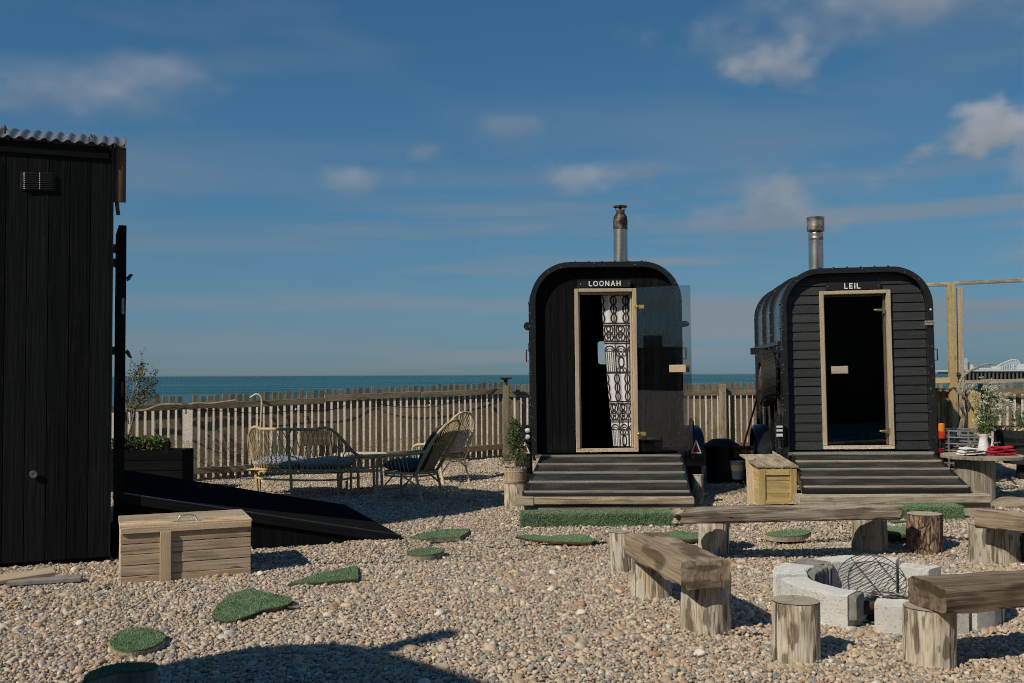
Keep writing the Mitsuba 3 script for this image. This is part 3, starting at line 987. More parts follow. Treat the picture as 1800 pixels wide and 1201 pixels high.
def flue(tr, fx, Y, ys, mats):
    fl = None
    z = lambda y: PY(fx, y, Y)[2]
    X = PY(fx, 460, Y)[0]
    for nm, prof, mat, par in ys:
        m = lathe([(r_ / F * Y, z(y)) for r_, y in prof], 20, (X, Y, 0))
        kk = obj(nm, m, mat, f'{tr.k}__flue' if par else tr.k, smooth=40)
    return X


flue(t1, 1091, 12.45, [
    ('flue', [(12.3, 470), (12.3, 404)], 'm_steel', False),
    ('soot_collar', [(12.6, 404), (12.9, 401), (12.6, 398), (12.6, 392), (13.0, 390), (12.6, 388), (12.3, 386)], 'm_soot', True),
    ('cone', [(12.3, 386), (11.8, 381), (7.6, 375)], 'm_soot', True),
    ('spout', [(7.4, 375), (7.8, 374), (7.2, 372), (7.2, 369.5)], 'm_rust', True),
    ('cap', [(1.0, 363.8), (12.4, 364.6), (12.4, 362.6), (6, 361), (0.5, 360.6)], 'm_soot', True),
    ('cap_stem', [(2.0, 371), (2.0, 363.8)], 'm_soot', True)], None)
Xf = PY(1091, 460, 12.45)[0]
for a in (-1, 1):
    obj('cap_strut', tube([(Xf + a * 0.05, 12.45, PY(1091, 372, 12.45)[2]), (Xf + a * 0.065, 12.45, PY(1091, 364, 12.45)[2])], 0.004), 'm_soot', f'{t1.k}__flue')
t1.put('roof_vent', box((t1.lx(1067.5), 0.5, zt + 0.025), (0.03, 0.05, 0.045)), 'm_black_metal')
flue(t2, 1434.5, 12.9, [
    ('flue', [(12.5, 480), (12.5, 414), (12.9, 412), (12.5, 410.5)], 'm_steel', False),
    ('cone', [(12.5, 423), (13.0, 421), (13.0, 419), (12.5, 417), (12.2, 415), (9.5, 409.5), (9.5, 406)], 'm_tarnish', True),
    ('cowl', [(9.0, 408.5), (14.0, 407.5), (15.2, 406), (15.2, 403), (14.8, 402), (14.8, 386), (15.3, 385), (15.3, 382.5), (13.8, 382), (13.6, 386)], 'm_tarnish', True)], None)


def side_gear(t, s, ax, gw):
    """wheel, mudguard and lamps on one side (s = -1 left, 1 right)"""
    W, zf = t.W, t.zf
    x0 = s * (W / 2 + 0.02)
    wx = s * (W / 2 + gw - 0.10)
    a = np.linspace(-0.15, math.pi + 0.15, 16)
    P = []
    for q in a:
        c, z = math.cos(q), math.sin(q)
        P.append([(x0, ax + 0.40 * c, 0.48 + 0.42 * z), (x0 + s * (gw - 0.03), ax + 0.40 * c, 0.48 + 0.42 * z), (x0 + s * gw, ax + 0.375 * c, 0.48 + 0.38 * z), (x0 + s * (gw - 0.015), ax + 0.36 * c, 0.48 + 0.365 * z), (x0, ax + 0.375 * c, 0.48 + 0.395 * z)])
    t.put('mudguard', loft(P), 'm_panel', smooth=40)
    ww = t.put('wheel', tyre(0.33, 0.16).tf((wx, ax, 0.37 + 0.04), 90), 'm_rubber', smooth=35)
    t.put('hub', lathe([(0.17, -0.06), (0.18, -0.04), (0.15, 0.02), (0.05, 0.05)], 16).tf((0, 0, 0), 0, 0, 90 * s).tf((wx, ax, 0.41)), 'm_black_metal', ww)


def tyre(R, w):
    prof = [(R * 0.58, -w * 0.42), (R * 0.75, -w * 0.5), (R * 0.92, -w * 0.5), (R, -w * 0.34), (R, w * 0.34), (R * 0.92, w * 0.5), (R * 0.75, w * 0.5), (R * 0.58, w * 0.42)]
    a = np.arange(36) * 2 * np.pi / 36
    P = [[(r * math.cos(q), z, r * math.sin(q)) for q in a] for r, z in prof]
    P.append(P[0])
    return loft(P, False, False)


for tr in (t1, t2):
    for s in (-1, 1):
        side_gear(tr, s, 1.0 if tr is t1 else 1.35, 0.34 if (tr is t1 and s > 0) else 0.17 if tr is t1 else 0.21)


def handle_loop(t, s, z, h, w, name='grab_handle'):
    x = s * t.W / 2
    t.put(name, tube([(x, 0.07, z - h / 2), (x + s * w, 0.07, z - h / 2), (x + s * w, 0.07, z + h / 2), (x, 0.07, z + h / 2)], 0.007), 'm_black_metal')


for tr, s, x, y0, y1 in ((t1, -1, 926, 615, 635), (t1, 1, 1209, 613, 632), (t2, 1, 1649, 616, 635)):
    handle_loop(tr, s, (tr.lz(x, y0) + tr.lz(x, y1)) / 2, tr.lz(x, y0) - tr.lz(x, y1), 0.05)
t1.put('door_catch', lathe([(0.045, -0.01), (0.05, 0), (0.045, 0.01)], 16).tf((0, 0, 0), 0, 90).tf((-t1.W / 2 - 0.03, 0.08, t1.lz(927, 573))), 'm_black_metal')
t1.put('door_catch', blob((t1.W / 2 + 0.035, 0.06, t1.lz(1205, 571)), (0.06, 0.02, 0.035), 2), 'm_black_metal')
for yy in (700, 712, 655, 533, 575):                   # rivets and rail hooks down the left edge
    t1.put('hook', blob((-t1.W / 2 - 0.006, 0.05, t1.lz(930, yy)), (0.018, 0.02, 0.03), 1), 'm_black_metal')
    t2.put('hook', blob((-t2.W / 2 - 0.004, 0.05, t2.lz(1384, yy)), (0.014, 0.02, 0.022), 1), 'm_black_metal')
for x_ in np.linspace(-0.40, 0.38, 6):
    t2.put('rivet', blob((x_, 0.03, t2.zt + 0.004), (0.014, 0.014, 0.012), 1), 'm_black_metal')
    t1.put('rivet', blob((x_ + 0.05, 0.03, t1.zt + 0.004), (0.012, 0.012, 0.009), 1), 'm_black_metal')


def tri_plate(t, x0, x1, y0, y1, lx_, parent, mat_in, Y):
    """warning triangle: white edged red plate"""
    a, b, c = PY(x0, y1, Y), PY(x1, y1, Y), PY((x0 + x1) / 2, y0, Y)
    w = b[0] - a[0]
    h = c[2] - a[2]
    g = sg.Polygon([(-w / 2, 0), (w / 2, 0), (0, h)])
    k2 = obj('reflector', extr(g, -0.012, 0.0).tf(((a[0] + b[0]) / 2, Y, a[2])), 'm_white', parent, label='red triangle reflector')
    obj('red_face', extr(g.buffer(-0.016), -0.018, -0.0121).tf(((a[0] + b[0]) / 2, Y, a[2])), mat_in, k2)


Y = 11.86
k = t1.k
obj('lamp_bracket', box(PY(925.5, 778, Y + .04), (0.085, 0.03, 0.42)), 'm_black', k)
tri_plate(t1, 914.5, 931.5, 775, 797, None, k, 'm_red_lens', Y)
lb = obj('rear_lamp', box(PY(927, 762, Y), (0.085, 0.06, 0.19)), 'm_black_metal', k)
for y in (757, 768.5):
    obj('lens', blob(PY(927.5, y, Y - 0.035), (0.032, 0.018, 0.030), 2, 3, 0.1), 'm_lens', lb)
obj('lamp_bracket', box(PY(1216, 778, Y + .04), (0.05, 0.03, 0.4)), 'm_black', k)
tri_plate(t1, 1214, 1233, 772, 797, None, k, 'm_dark_red', Y)
rl = obj('rear_lamp', box(PY(1215.5, 745, Y), (0.05, 0.06, 0.07)), 'm_black_metal', k)
obj('lens', blob(PY(1214.5, 756 - 14, Y - 0.03), (0.026, 0.02, 0.05), 2, 4, 0.05), 'm_amber', rl)
obj('lens', blob(PY(1216, 803, Y - 0.03), (0.036, 0.02, 0.025), 2, 4, 0.05), 'm_dark_red', rl)

# --- second trailer
t = t2
W, zf, zt = t.W, t.zf, t.zt
dx0, dx1, dz0, dz1 = t.door
inner = outline(W - 0.13, zf + 0.002, zt - 0.07, 0.39)
t.put('back_wall', extr(outline(W - 0.06, zf - 0.06, zt - 0.03, 0.43), 2.70, 2.73), 'm_interior')
t.put('sign', box(((t.lx(1457) + t.lx(1550)) / 2, 0.075, t.lz(1503, 504)), (t.lx(1550) - t.lx(1457), 0.02, 0.085)), 'm_black', label='black name board lettered LEiL in white')
t.put('lettering', letters('LEiL', 0.062).tf((t.lx(1502), 0.0645, t.lz(1503, 508)), 0), 'm_white', f'{t.k}__sign')
for x in (1460.5, 1545.5):
    t.put('screw', blob((t.lx(x), 0.063, t.lz(1503, 503.5)), 0.006), 'm_galv', f'{t.k}__sign')
g0 = [(dx0 + 0.058, 0.125, zf + 0.055), (dx1 - 0.058, 0.125, zf + 0.055), (dx1 - 0.058, 0.125, dz1 - 0.046), (dx0 + 0.058, 0.125, dz1 - 0.046)]
d2 = t.put('door', Mesh().add(g0, [[0, 1, 2, 3]]), 'm_glass', label='dark glass door shut')
t.put('handle', box(((t.lx(1464) + t.lx(1492)) / 2, 0.10, t.lz(1478, 650)), (t.lx(1492) - t.lx(1464), 0.028, t.lz(1478, 643.5) - t.lz(1478, 657))), 'm_frame', d2)
for y, x in ((546, 1546), (758, 1550)):
    t.put('hinge', blob((t.lx(x), 0.095, t.lz(x, y)), (0.055, 0.014, 0.016), 2, 0, 0), 'm_brass', d2)
    t.put('hinge_plate', box((t.lx(x + 7.5), 0.068, t.lz(x, y)), (0.018, 0.012, 0.085), along=2), 'm_brass', d2)
t.put('catch_block', bar((W / 2 - 0.10, -0.01, t.lz(1633, 571)), (W / 2 + 0.0, -0.01, t.lz(1633, 571)), 0.04, 0.055), 'm_weathered')
t.put('rim_bolt', blob((W / 2 - 0.03, -0.004, t.lz(1637, 548)), 0.012), 'm_white')
# left flank: panel ribs, spare wheel, jack, lamps, side box
for z in (1.18, 1.0, 0.82):
    t.put('side_rib', bar((-W / 2 - 0.02, 0.25, zf + z), (-W / 2 - 0.02, 2.5, zf + z), 0.03, 0.028), 'm_black_metal')
for y in (0.55, 1.0, 1.5, 2.1):
    t.put('side_post', bar((-W / 2 - 0.02, y, zf), (-W / 2 - 0.02, y, zf + 1.25), 0.05, 0.03, (1, 0, 0)), 'm_black_metal')
sw = t.put('spare_wheel', tyre(0.345, 0.19).tf((0, 0, 0), 91).tf((-W / 2 - 0.115, 0.60, zf + 0.86)), 'm_rubber', smooth=35)
for q in range(44):
    a = q * 2 * math.pi / 44
    b = box((0, 0, 0.342), (0.026, 0.145, 0.016), 22 if q % 2 else -22, 0, 1).tf((0, 0, 0), 0, 0, math.degrees(a))
    t.put('tread', b.tf((0, 0, 0), 91).tf((-W / 2 - 0.115, 0.60, zf + 0.86)), 'm_rubber', sw)
t.put('hub', lathe([(0.19, -0.03), (0.20, 0.02), (0.14, 0.05), (0.06, 0.07), (0.01, 0.075)], 20).tf((0, 0, 0), 0, 90).tf((0, 0, 0), 91 - 180).tf((-W / 2 - 0.135, 0.60, zf + 0.86)), 'm_tarnish', sw, smooth=30)
t.put('wheel_bracket', bar((-W / 2, 0.60, zf + 0.86), (-W / 2 - 0.10, 0.60, zf + 0.86), 0.08, 0.08), 'm_black_metal')
t.put('marker_board', box(np.array([-W / 2 - 0.08, 1.7, zf + 1.22]), (0.22, 0.03, 0.09)), 'm_black')
t.put('jack_leg', tube([(-W / 2 - 0.03, 0.12, 0.12), (-W / 2 - 0.03, 0.12, zf + 0.42)], 0.022, 8), 'm_black_metal')
t.put('jack_leg', tube([(-W / 2 + 0.045, 0.0, 0.12), (-W / 2 + 0.045, 0.0, zf + 0.30)], 0.014, 8), 'm_black_metal')
Y = 11.72
lb = obj('rear_lamp', box(PY(1370.5, 759, Y + 0.03), (0.095, 0.06, 0.20)), 'm_black_metal', t.k)
for y, hh in ((750.5, .02), (757, .022), (765.5, .03)):
    obj('lens', box(PY(1370.5, y, Y - 0.01), (0.072, 0.03, hh * 1.2)), 'm_lens', lb)
Y = 11.6
rl = obj('rear_lamp', box(PY(1655, 768, Y + 0.05), (0.075, 0.05, 0.46)), 'm_black_metal', t.k)
obj('amber_lens', lathe([(0.034, 0), (0.036, 0.01), (0.036, 0.085), (0.03, 0.095)], 14, PY(1655, 758.5, Y)), 'm_amber', rl, smooth=40)
obj('red_lens', lathe([(0.034, 0), (0.036, 0.01), (0.036, 0.075), (0.03, 0.08)], 14, PY(1655.5, 770.5, Y)), 'm_red_lens', rl, smooth=40)
obj('red_lens', lathe([(0.034, 0), (0.036, 0.01), (0.036, 0.05), (0.03, 0.055)], 14, PY(1655, 796, Y)), 'm_dark_red', rl, smooth=40)
t.put('corner_post', tube([(W / 2 + 0.035, 0.03, zf - 0.12), (W / 2 + 0.035, 0.03, zf + 0.55)], 0.014, 8), 'm_black_metal')


# ------------------------------------------------------------------ loading ramps and their timber steps
def ramp(tr, label, tl, tr_, bl, br, n, th, matname='m_mat'):
    """tl.. = top edge, bl.. = lower edge (world points)"""
    k = thing('loading_ramp', label, 'ramp')
    up = unit(np.cross(tr_ - tl, tl - bl))
    up = up if up[2] > 0 else -up
    c = [tl, tr_, br, bl]
    P = [[p for p in c], [p - up * th for p in c]]
    V = np.array(P[0] + P[1])
    ou, ov = offs()
    q = np.array([[0, 0], [1.7, 0], [1.7, 1.6], [0, 1.6]])
    m = Mesh().add(V, [[0, 1, 2, 3], [7, 6, 5, 4], [0, 4, 5, 1], [1, 5, 6, 2], [2, 6, 7, 3], [3, 7, 4, 0]], np.vstack([q, q]))
    obj('deck', m, 'm_mat', k)
    for i in range(n):
        s = (i + 0.02) / (n - 1 + 0.0) if n > 1 else 0
        s = min(0.985, 0.02 + i * 0.965 / (n - 1))
        A, B = tl + (bl - tl) * s, tr_ + (br - tr_) * s
        obj('tread_batten', bar(A + up * 0.010, B + up * 0.010, 0.046, 0.022, up, 0.005), 'm_batten', k)
    for A, B in ((tl, bl), (tr_, br)):
        obj('edge_rail', bar(A + up * 0.003 - up * th / 2, B + up * 0.003 - up * th / 2, 0.035, th + 0.012, up), 'm_black_metal', k)
    obj('lip', bar(bl - up * (th * 0.62), br - up * (th * 0.62), 0.05, th * 0.95, up), 'm_black', k)
    return k


ramp(t1, 'black rubber loading ramp with timber battens below the open glass door', PY(953, 803, 11.62), PY(1197, 802, 11.62), PY(921, 868, 10.1), PY(1212, 867, 10.1), 5, 0.075)
ramp(t2, 'black rubber loading ramp with timber battens below the shut glass door', PY(1394, 799, 11.78), PY(1640, 798, 11.50), PY(1413, 859, 10.25), PY(1703, 858, 10.05), 5, 0.075)

st = thing('timber_step', 'timber step of two stacked sleepers below the ramp of the vertical boarded trailer', 'step')
a, b = PY(908, 882, 10.0), PY(1222, 881, 10.0)
obj('sleeper', bar(a + [0, 0.13, 0], b + [0, 0.13, 0], 0.26, 0.075, bev=0.012), 'm_weathered', st)
obj('end_plate', bar(a + [-0.004, 0.12, 0.002], a + [0.17, 0.12, 0.002], 0.262, 0.08, bev=0.003), 'm_weathered', st)
a, b = PY(922, 893.5, 10.02), PY(1220, 892, 10.02)
obj('sleeper', bar(a + [0, 0.14, -0.06], b + [0, 0.14, -0.06], 0.24, 0.185, bev=0.012), 'm_weathered', st)
st = thing('timber_step', 'long pale sleeper step below the ramp of the horizontal boarded trailer', 'step')
a, b = PY(1406, 880.5, 10.08), PY(1746, 877.5, 9.92)
obj('sleeper', bar(a + [0, 0.14, 0], b + [0, 0.14, 0], 0.28, 0.09, bev=0.012), 'm_weathered', st)
a, b = PY(1420, 893, 10.10), PY(1747, 891, 9.95)
obj('sleeper', bar(a + [0, 0.15, -0.03], b + [0, 0.15, -0.03], 0.24, 0.13, bev=0.012), 'm_weathered', st)


# ------------------------------------------------------------------ artificial turf
def turf_blades(poly, z_fn, n, seed, hgt=0.009, wall=None, wid=0.0028):
    r = np.random.default_rng(seed)
    x0, y0, x1, y1 = poly.bounds
    import shapely
    P = np.zeros((0, 2))
    while len(P) < n:
        q = r.uniform((x0, y0), (x1, y1), (n * 2, 2))
        P = np.vstack([P, q[shapely.contains_xy(poly, q[:, 0], q[:, 1])]])
    P = P[:n]
    z = z_fn(P[:, 0], P[:, 1])
    a = r.uniform(0, 2 * np.pi, n)
    d = np.stack([np.cos(a), np.sin(a), 0 * a], 1) * wid
    base = np.stack([P[:, 0], P[:, 1], z], 1)
    tip = base + np.stack([r.normal(0, 0.5, n) * hgt, r.normal(0, 0.5, n) * hgt, hgt * r.uniform(0.7, 1.25, n)], 1)
    v = np.stack([base - d, base + d, tip], 1).reshape(-1, 3)
    f = np.arange(3 * n).reshape(-1, 3)
    c = np.array([0.170, 0.285, 0.158]) * r.uniform(0.6, 1.4, (n, 1)) * [1, 1, 1] + r.uniform(0, 0.025, (n, 1)) * [1, 0.7, 0.4]
    w = meshkit.fbm(np.stack([P[:, 0] * 5, P[:, 1] * 5, 0 * P[:, 0] + seed], -1), 4, seed)[:, None]
    c = c * (0.75 + 0.5 * w)
    c = c + np.clip(w - 0.58, 0, 1) * 2.0 * (np.array([0.26, 0.22, 0.14]) - c)          # worn, dusty patches
    return Mesh().add(v, f, None, np.repeat(np.clip(c, 0.01, 1), 3, 0))


def grass_pad(label, pix, lift, thick, tilt=(0, 0), group=None, smoothc=True):
    """slice of wood topped with artificial grass, outline given by where it lies on the gravel"""
    pts = np.array([GP(x, y, lift)[:2] for x, y in pix])
    if smoothc:
        pts = spline(pts, 40, True)[:-1]
    poly = sg.Polygon(pts).buffer(0)
    c = np.array(poly.centroid.coords[0])
    z0 = float(gz(*c)) + lift
    zf_ = lambda x, y: z0 + tilt[0] * (x - c[0]) + tilt[1] * (y - c[1])
    k = thing('turf_stepping_pad', label, 'stepping pad')
    ring = np.array(poly.exterior.coords)[:-1]

    def layer(p, z_hi, z_lo):
        P = np.stack([np.column_stack([p, zf_(p[:, 0], p[:, 1]) + z_lo]), np.column_stack([p, zf_(p[:, 0], p[:, 1]) + z_hi])])
        return loft(P)
    obj('wood_slice', layer(c + (ring - c) * 1.0, -0.006, -0.006 - thick), 'm_soil' if thick < 0.03 else 'm_drum', k)
    obj('turf', layer(c + (ring - c) * 0.985, 0.003, -0.005), 'm_turf_base', k)
    n = int(np.clip(poly.area * 42000, 1500, 16000))
    obj('grass_blade', turf_blades(poly.buffer(-0.004), lambda x, y: zf_(x, y) + 0.002, n, int(pix[0][0]) + 3), 'm_leaf', k, kind='stuff')


grass_pad('green turf pad lying tilted over a stick, in the left foreground', [(373, 1078), (384, 1064), (402, 1050), (436, 1041), (474, 1046), (514, 1054), (500, 1064), (466, 1070), (436, 1080), (402, 1087)], 0.045, 0.015, (0.0, 0.05))
grass_pad('round green turf pad on a wood slice near the bottom left corner', [(192, 1128), (204, 1115), (232, 1106), (264, 1107), (290, 1116), (284, 1129), (256, 1140), (218, 1144)], 0.045, 0.03)
grass_pad('green turf pad half in shadow at the bottom left edge', [(147, 1192), (170, 1177), (205, 1168), (240, 1165), (276, 1168), (272, 1176), (240, 1180), (190, 1186), (150, 1199)], 0.12, 0.14)
grass_pad('wedge shaped green turf pad with a straight right end near the wooden chest', [(505, 1026), (560, 1008), (600, 999), (628, 993), (630, 1004), (630, 1018), (600, 1021), (556, 1024)], 0.035, 0.02, smoothc=False)
grass_pad('pointed green turf pad right of the black ramp end', [(718, 943), (745, 936), (780, 930), (827, 928), (822, 936), (809, 945), (770, 946), (740, 947)], 0.045, 0.03, smoothc=False)
grass_pad('small oval green turf pad on a thick wood slice in the middle of the yard', [(714, 973), (725, 967), (748, 964), (774, 965), (781, 969), (770, 974), (745, 977), (722, 977)], 0.05, 0.04)
grass_pad('wavy green turf pad in front of the turf step', [(905, 944), (940, 939), (962, 943), (985, 939), (1022, 936), (1036, 944), (1051, 951), (1040, 955), (985, 955), (935, 951)], 0.03, 0.015, smoothc=False)
grass_pad('green turf pad behind the thick bench beam', [(1168, 940), (1180, 933), (1200, 933), (1226, 938), (1234, 948), (1210, 951), (1185, 947)], 0.04, 0.02)
grass_pad('oval green turf pad on a wood slice behind the fire pit', [(1345, 941), (1360, 936), (1395, 933), (1420, 937), (1422, 943), (1400, 948), (1365, 948)], 0.05, 0.04)
grass_pad('green turf pad left of the bark stump, the farther of two', [(1560, 927), (1575, 921), (1600, 919), (1612, 926), (1600, 933), (1575, 932)], 0.03, 0.015)
grass_pad('green turf pad left of the bark stump, the nearer of two', [(1548, 945), (1565, 938), (1598, 935), (1614, 942), (1604, 952), (1570, 953)], 0.04, 0.02)
grass_pad('sliver of green turf pad at the right edge behind the mossy bench', [(1788, 941), (1800, 933), (1830, 930), (1850, 936), (1830, 942), (1800, 943)], 0.03, 0.02)


def turf_step(label, xl, xr, y_back, y_front, y_bot, Y, yaw, depth, seed):
    k = thing('turf_step', label, 'step')
    a, b = PY(xl, y_bot, Y), PY(xr, y_bot, Y)
    zt_ = PY((xl + xr) / 2, y_front, Y)[2]
    zb = min(a[2], b[2]) - 0.03
    w = b[0] - a[0]
    c = (a + b) / 2
    prof = sg.box(-w / 2, zb, w / 2, zt_)
    obj('block', box((c[0], c[1] + depth / 2 + 0.006, (zb + zt_) / 2), (w, depth, zt_ - zb), yaw, 0.02), 'm_turf_base', k)
    top = turf_blades(sg.box(-w / 2, -depth / 2, w / 2, depth / 2), lambda x, y: 0 * x, int(w * depth * 36000), seed, 0.014)
    top.tf((c[0], c[1] + depth / 2, zt_), yaw)
    fr = turf_blades(sg.box(-w / 2, zb + 0.01, w / 2, zt_), lambda x, y: 0 * x, int(w * (zt_ - zb) * 60000), seed + 1, 0.018)
    fr.v = [np.stack([v[:, 0], -v[:, 2] - depth / 2, v[:, 1] - 0.25 * v[:, 2]], 1) for v in fr.v]
    fr.tf((c[0], c[1] + depth / 2 + 0.004, 0), yaw)
    obj('grass_blade', top.join(fr), 'm_leaf', k, kind='stuff')


turf_step('long green turf covered step in front of the open door trailer', 914, 1186, 897, 904, 922, 9.72, 0, 0.25, 5)
turf_step('short green turf covered step behind the bark stump', 1570, 1695, 885, 892, 908, 9.62, -2, 0.25, 9)
# ------------------------------------------------------------------ black hut on the left
C0 = np.array([-0.404 * 8.3, 8.3, 0.0])
th = math.radians(21.8)
E1 = np.array([-math.cos(th), -math.sin(th), 0])       # along the long wall, to the left
E2 = np.array([-math.sin(th), math.cos(th), 0])        # along the gable, away
NW = -E2                                               # the long wall looks this way
UZ = np.array([0, 0, 1.0])


def onwall(x, y, off=0.0):
    """point of the hut's long wall seen at photo pixel (x, y), off metres proud of it"""
    r = ray(x, y)
    s = ((C0 + NW * off) - CAM).dot(NW) / r.dot(NW)
    return CAM + r * s


hut = thing('timber_hut', 'tall black timber hut with a corrugated metal roof at the left edge', 'hut')
HTOP = onwall(150, 257)[2]
LW, GW = 3.6, 2.38
pts = [C0 + NW * -0.03, C0 + E1 * LW + NW * -0.03, C0 + E1 * LW + E2 * GW, C0 + E2 * GW + E1 * 0.0]
P = np.stack([np.array(pts) + UZ * 0.02, np.array(pts) + UZ * (HTOP - 0.02)])
obj('core', loft(P), 'm_black_plank', hut)
bw = 0.158
n = int(LW / bw)
for i in range(n):
    a = C0 + E1 * (i * bw + 0.003) + NW * (0.0 + 0.001 * (i % 2)) + UZ * 0.06
    c = a + E1 * (bw - 0.006) / 2 + NW * -0.012
    obj('wall_board', bar(c, c + UZ * (HTOP - 0.07), 0.024, bw - 0.0055, E1, 0.002), 'm_black_plank', hut)
for i in range(int(GW / bw)):
    c = C0 + E2 * (i * bw + bw / 2) - E1 * (0.006) + UZ * 0.06
    obj('gable_board', bar(c, c + UZ * (HTOP - 0.02), 0.02, bw - 0.005, E2, 0.003), 'm_gable', hut)
g = sg.Polygon([(0, 0), (GW, 0), (GW * 0.8, 0.16), (GW * 0.5, 0.28), (GW * 0.2, 0.16)])
tri = extr(g, -0.012, 0.012)
tri.v = [C0 + np.outer(v[:, 0], E2) - np.outer(v[:, 1], E1) * 0 + np.outer(v[:, 2] + HTOP - 0.02, UZ) + np.outer(v[:, 1], E1) for v in tri.v]
obj('gable_top', tri, 'm_gable', hut)
# curved corrugated roof, the waves side by side along the wall
RR, half = 3.1, GW / 2 + 0.06
sl = math.asin(half / RR)
na = 26
NX = 46 * 8
s = np.linspace(-0.115, LW + 0.1, NX)
pitch = 0.0885
aa = np.linspace(-sl, sl, na)
cw = C0 + E2 * (GW / 2 - 0.0)
rows = []
for up_ in (0.0, -0.004):
    for a in aa:
        w = 0.0125 * np.cos(2 * np.pi * (s + 0.02) / pitch)
        rad = RR + w + up_
        rows.append(cw + np.outer(s, E1) + np.outer(rad * math.sin(a), E2) + np.outer(HTOP + 0.02 - RR * math.cos(sl) + rad * math.cos(a), UZ))
G3 = np.array(rows)
i, j = np.meshgrid(np.arange(na - 1), np.arange(NX - 1), indexing='ij')
q = np.stack([i * NX + j, i * NX + j + 1, (i + 1) * NX + j + 1, (i + 1) * NX + j], -1).reshape(-1, 4)
off = na * NX
rim = []
for j_ in range(NX - 1):
    for e in (0, na - 1):
        rim.append([e * NX + j_, e * NX + j_ + 1, off + e * NX + j_ + 1, off + e * NX + j_])
for i_ in range(na - 1):
    for e in (0, NX - 1):
        rim.append([i_ * NX + e, (i_ + 1) * NX + e, off + (i_ + 1) * NX + e, off + i_ * NX + e])
m = Mesh().add(G3.reshape(-1, 3), np.vstack([q, q[:, ::-1] + off, rim]))
rf = obj('roof', m, 'm_zinc', hut, smooth=50, label='wavy corrugated metal roof')
for x, y in ((8, 222), (160, 238), (156, 243)):
    b = onwall(x, y + 6, -0.12 if y < 240 else 0.02)
    obj('roof_screw', lathe([(0.011, -0.03), (0.011, 0.0), (0.018, 0.004), (0.013, 0.022), (0.007, 0.036), (0.002, 0.04)], 10, b), 'm_rust', rf)
obj('eave_board', bar(C0 + E1 * 0.02 + NW * 0.016 + UZ * (HTOP - 0.05), C0 + E1 * LW + NW * 0.016 + UZ * (HTOP - 0.05), 0.012, 0.10), 'm_black_plank', hut)
# louvred vent
va, vb = onwall(36, 302, 0.01), onwall(97, 336, 0.01)
vc_ = (va + vb) / 2
vw, vh = np.linalg.norm((vb - va)[:2]), va[2] - vb[2]
obj('vent', bar(vc_ - E1 * vw / 2, vc_ + E1 * vw / 2, 0.014, vh), 'm_black', hut)
for px0, px1 in ((43, 66), (70, 93)):
    for i in range(9):
        y = 305 + i * 3.35
        A, B = onwall(px0, y, 0.021), onwall(px1, y, 0.021)
        obj('louvre', bar(A, B, 0.013, 0.009, UZ + NW * 0.7, 0.002), 'm_black', f'{hut}__vent')
        obj('louvre_end', blob(A, (0.007, 0.007, 0.006), 1, 0, 0), 'm_galv', f'{hut}__vent')
kb = onwall(59, 834, 0.02)
m = lathe([(0.030, 0), (0.032, 0.006), (0.028, 0.012), (0.014, 0.013), (0.012, 0.009), (0.002, 0.009)], 20)
obj('lock_disc', m.tf((0, 0, 0), 0, 90).tf(kb, math.degrees(th)), 'm_steel', hut)
# gable end seen edge on: cladding strip, stay, open door, latches
FO = -E1                                               # outwards from the gable


def edge(name, d0, d1, o0, o1, z0, z1, mat, parent=hut, **kw):
    a = C0 + E2 * (d0 + d1) / 2 + FO * (o0 + o1) / 2
    return obj(name, bar(a + UZ * z0, a + UZ * z1, d1 - d0, o1 - o0, FO, 0.003), mat, parent, **kw)


zc = lambda y, D=8.45: HC + (662.5 - y) * D / F
m = Mesh()
a = np.linspace(-math.pi / 2, math.pi / 2, 9)
P = []
for z in (zc(357), zc(300), zc(262)):
    o = C0 + E2 * 0.05 + FO * 0.062 + UZ * z
    P.append([o + FO * (0.052 * math.sin(q)) + NW * (0.03 * math.cos(q)) for q in a] + [o + FO * 0.052 - NW * 0.02, o - FO * 0.052 - NW * 0.02])
obj('gable_trim', loft(P), 'm_rust', hut, smooth=40, label='brown curved trim hanging below the roof end')
A, B = C0 + FO * 0.005 + E2 * 0.05 + UZ * zc(295), C0 + FO * 0.055 + E2 * 0.05 + UZ * zc(380)
stay = obj('perforated_stay', bar(A, B, 0.012, 0.032, FO, 0.002), 'm_rust', hut)
for q in np.linspace(0.1, 0.93, 6):
    obj('hole', lathe([(0.008, -0.001), (0.008, 0.003), (0.001, 0.003)], 10).tf((0, 0, 0), 0, 90).tf(A + (B - A) * q + NW * 0.006, math.degrees(th)), 'm_black', stay)
zb = 0.52
g = [(0.035, zb), (0.122, zb), (0.122, zc(396)), (0.060, zc(396)), (0.036, zc(414))]
P = np.array([[C0 + E2 * d + FO * o + UZ * z for o, z in g] for d in (0.10, 0.85)])
dk = obj('door', loft(P), 'm_black_plank', hut)
obj('strike_plate', bar(C0 + E2 * 0.098 + FO * 0.098 + UZ * zc(553), C0 + E2 * 0.098 + FO * 0.098 + UZ * zc(525), 0.006, 0.02, FO, 0.001), 'm_galv', dk)
obj('strike_plate', bar(C0 + E2 * 0.098 + FO * 0.098 + UZ * zc(698), C0 + E2 * 0.098 + FO * 0.098 + UZ * zc(672), 0.006, 0.02, FO, 0.001), 'm_soot', dk)
for i, y in enumerate((489, 617)):
    q = C0 + E2 * 0.2 + FO * 0.125 + UZ * zc(y)
    obj('door_latch', tube(spline([q, q + FO * 0.02 + UZ * (0.01 - 0.03 * i), q + FO * 0.035 + UZ * (0.035 - 0.085 * i), q + FO * 0.05 + UZ * (0.03 - 0.085 * i)], 8), [0.02, 0.018, 0.017, 0.015, 0.014, 0.012, 0.010, 0.008], 8), 'm_black_metal' if i == 0 else 'm_rust', dk)
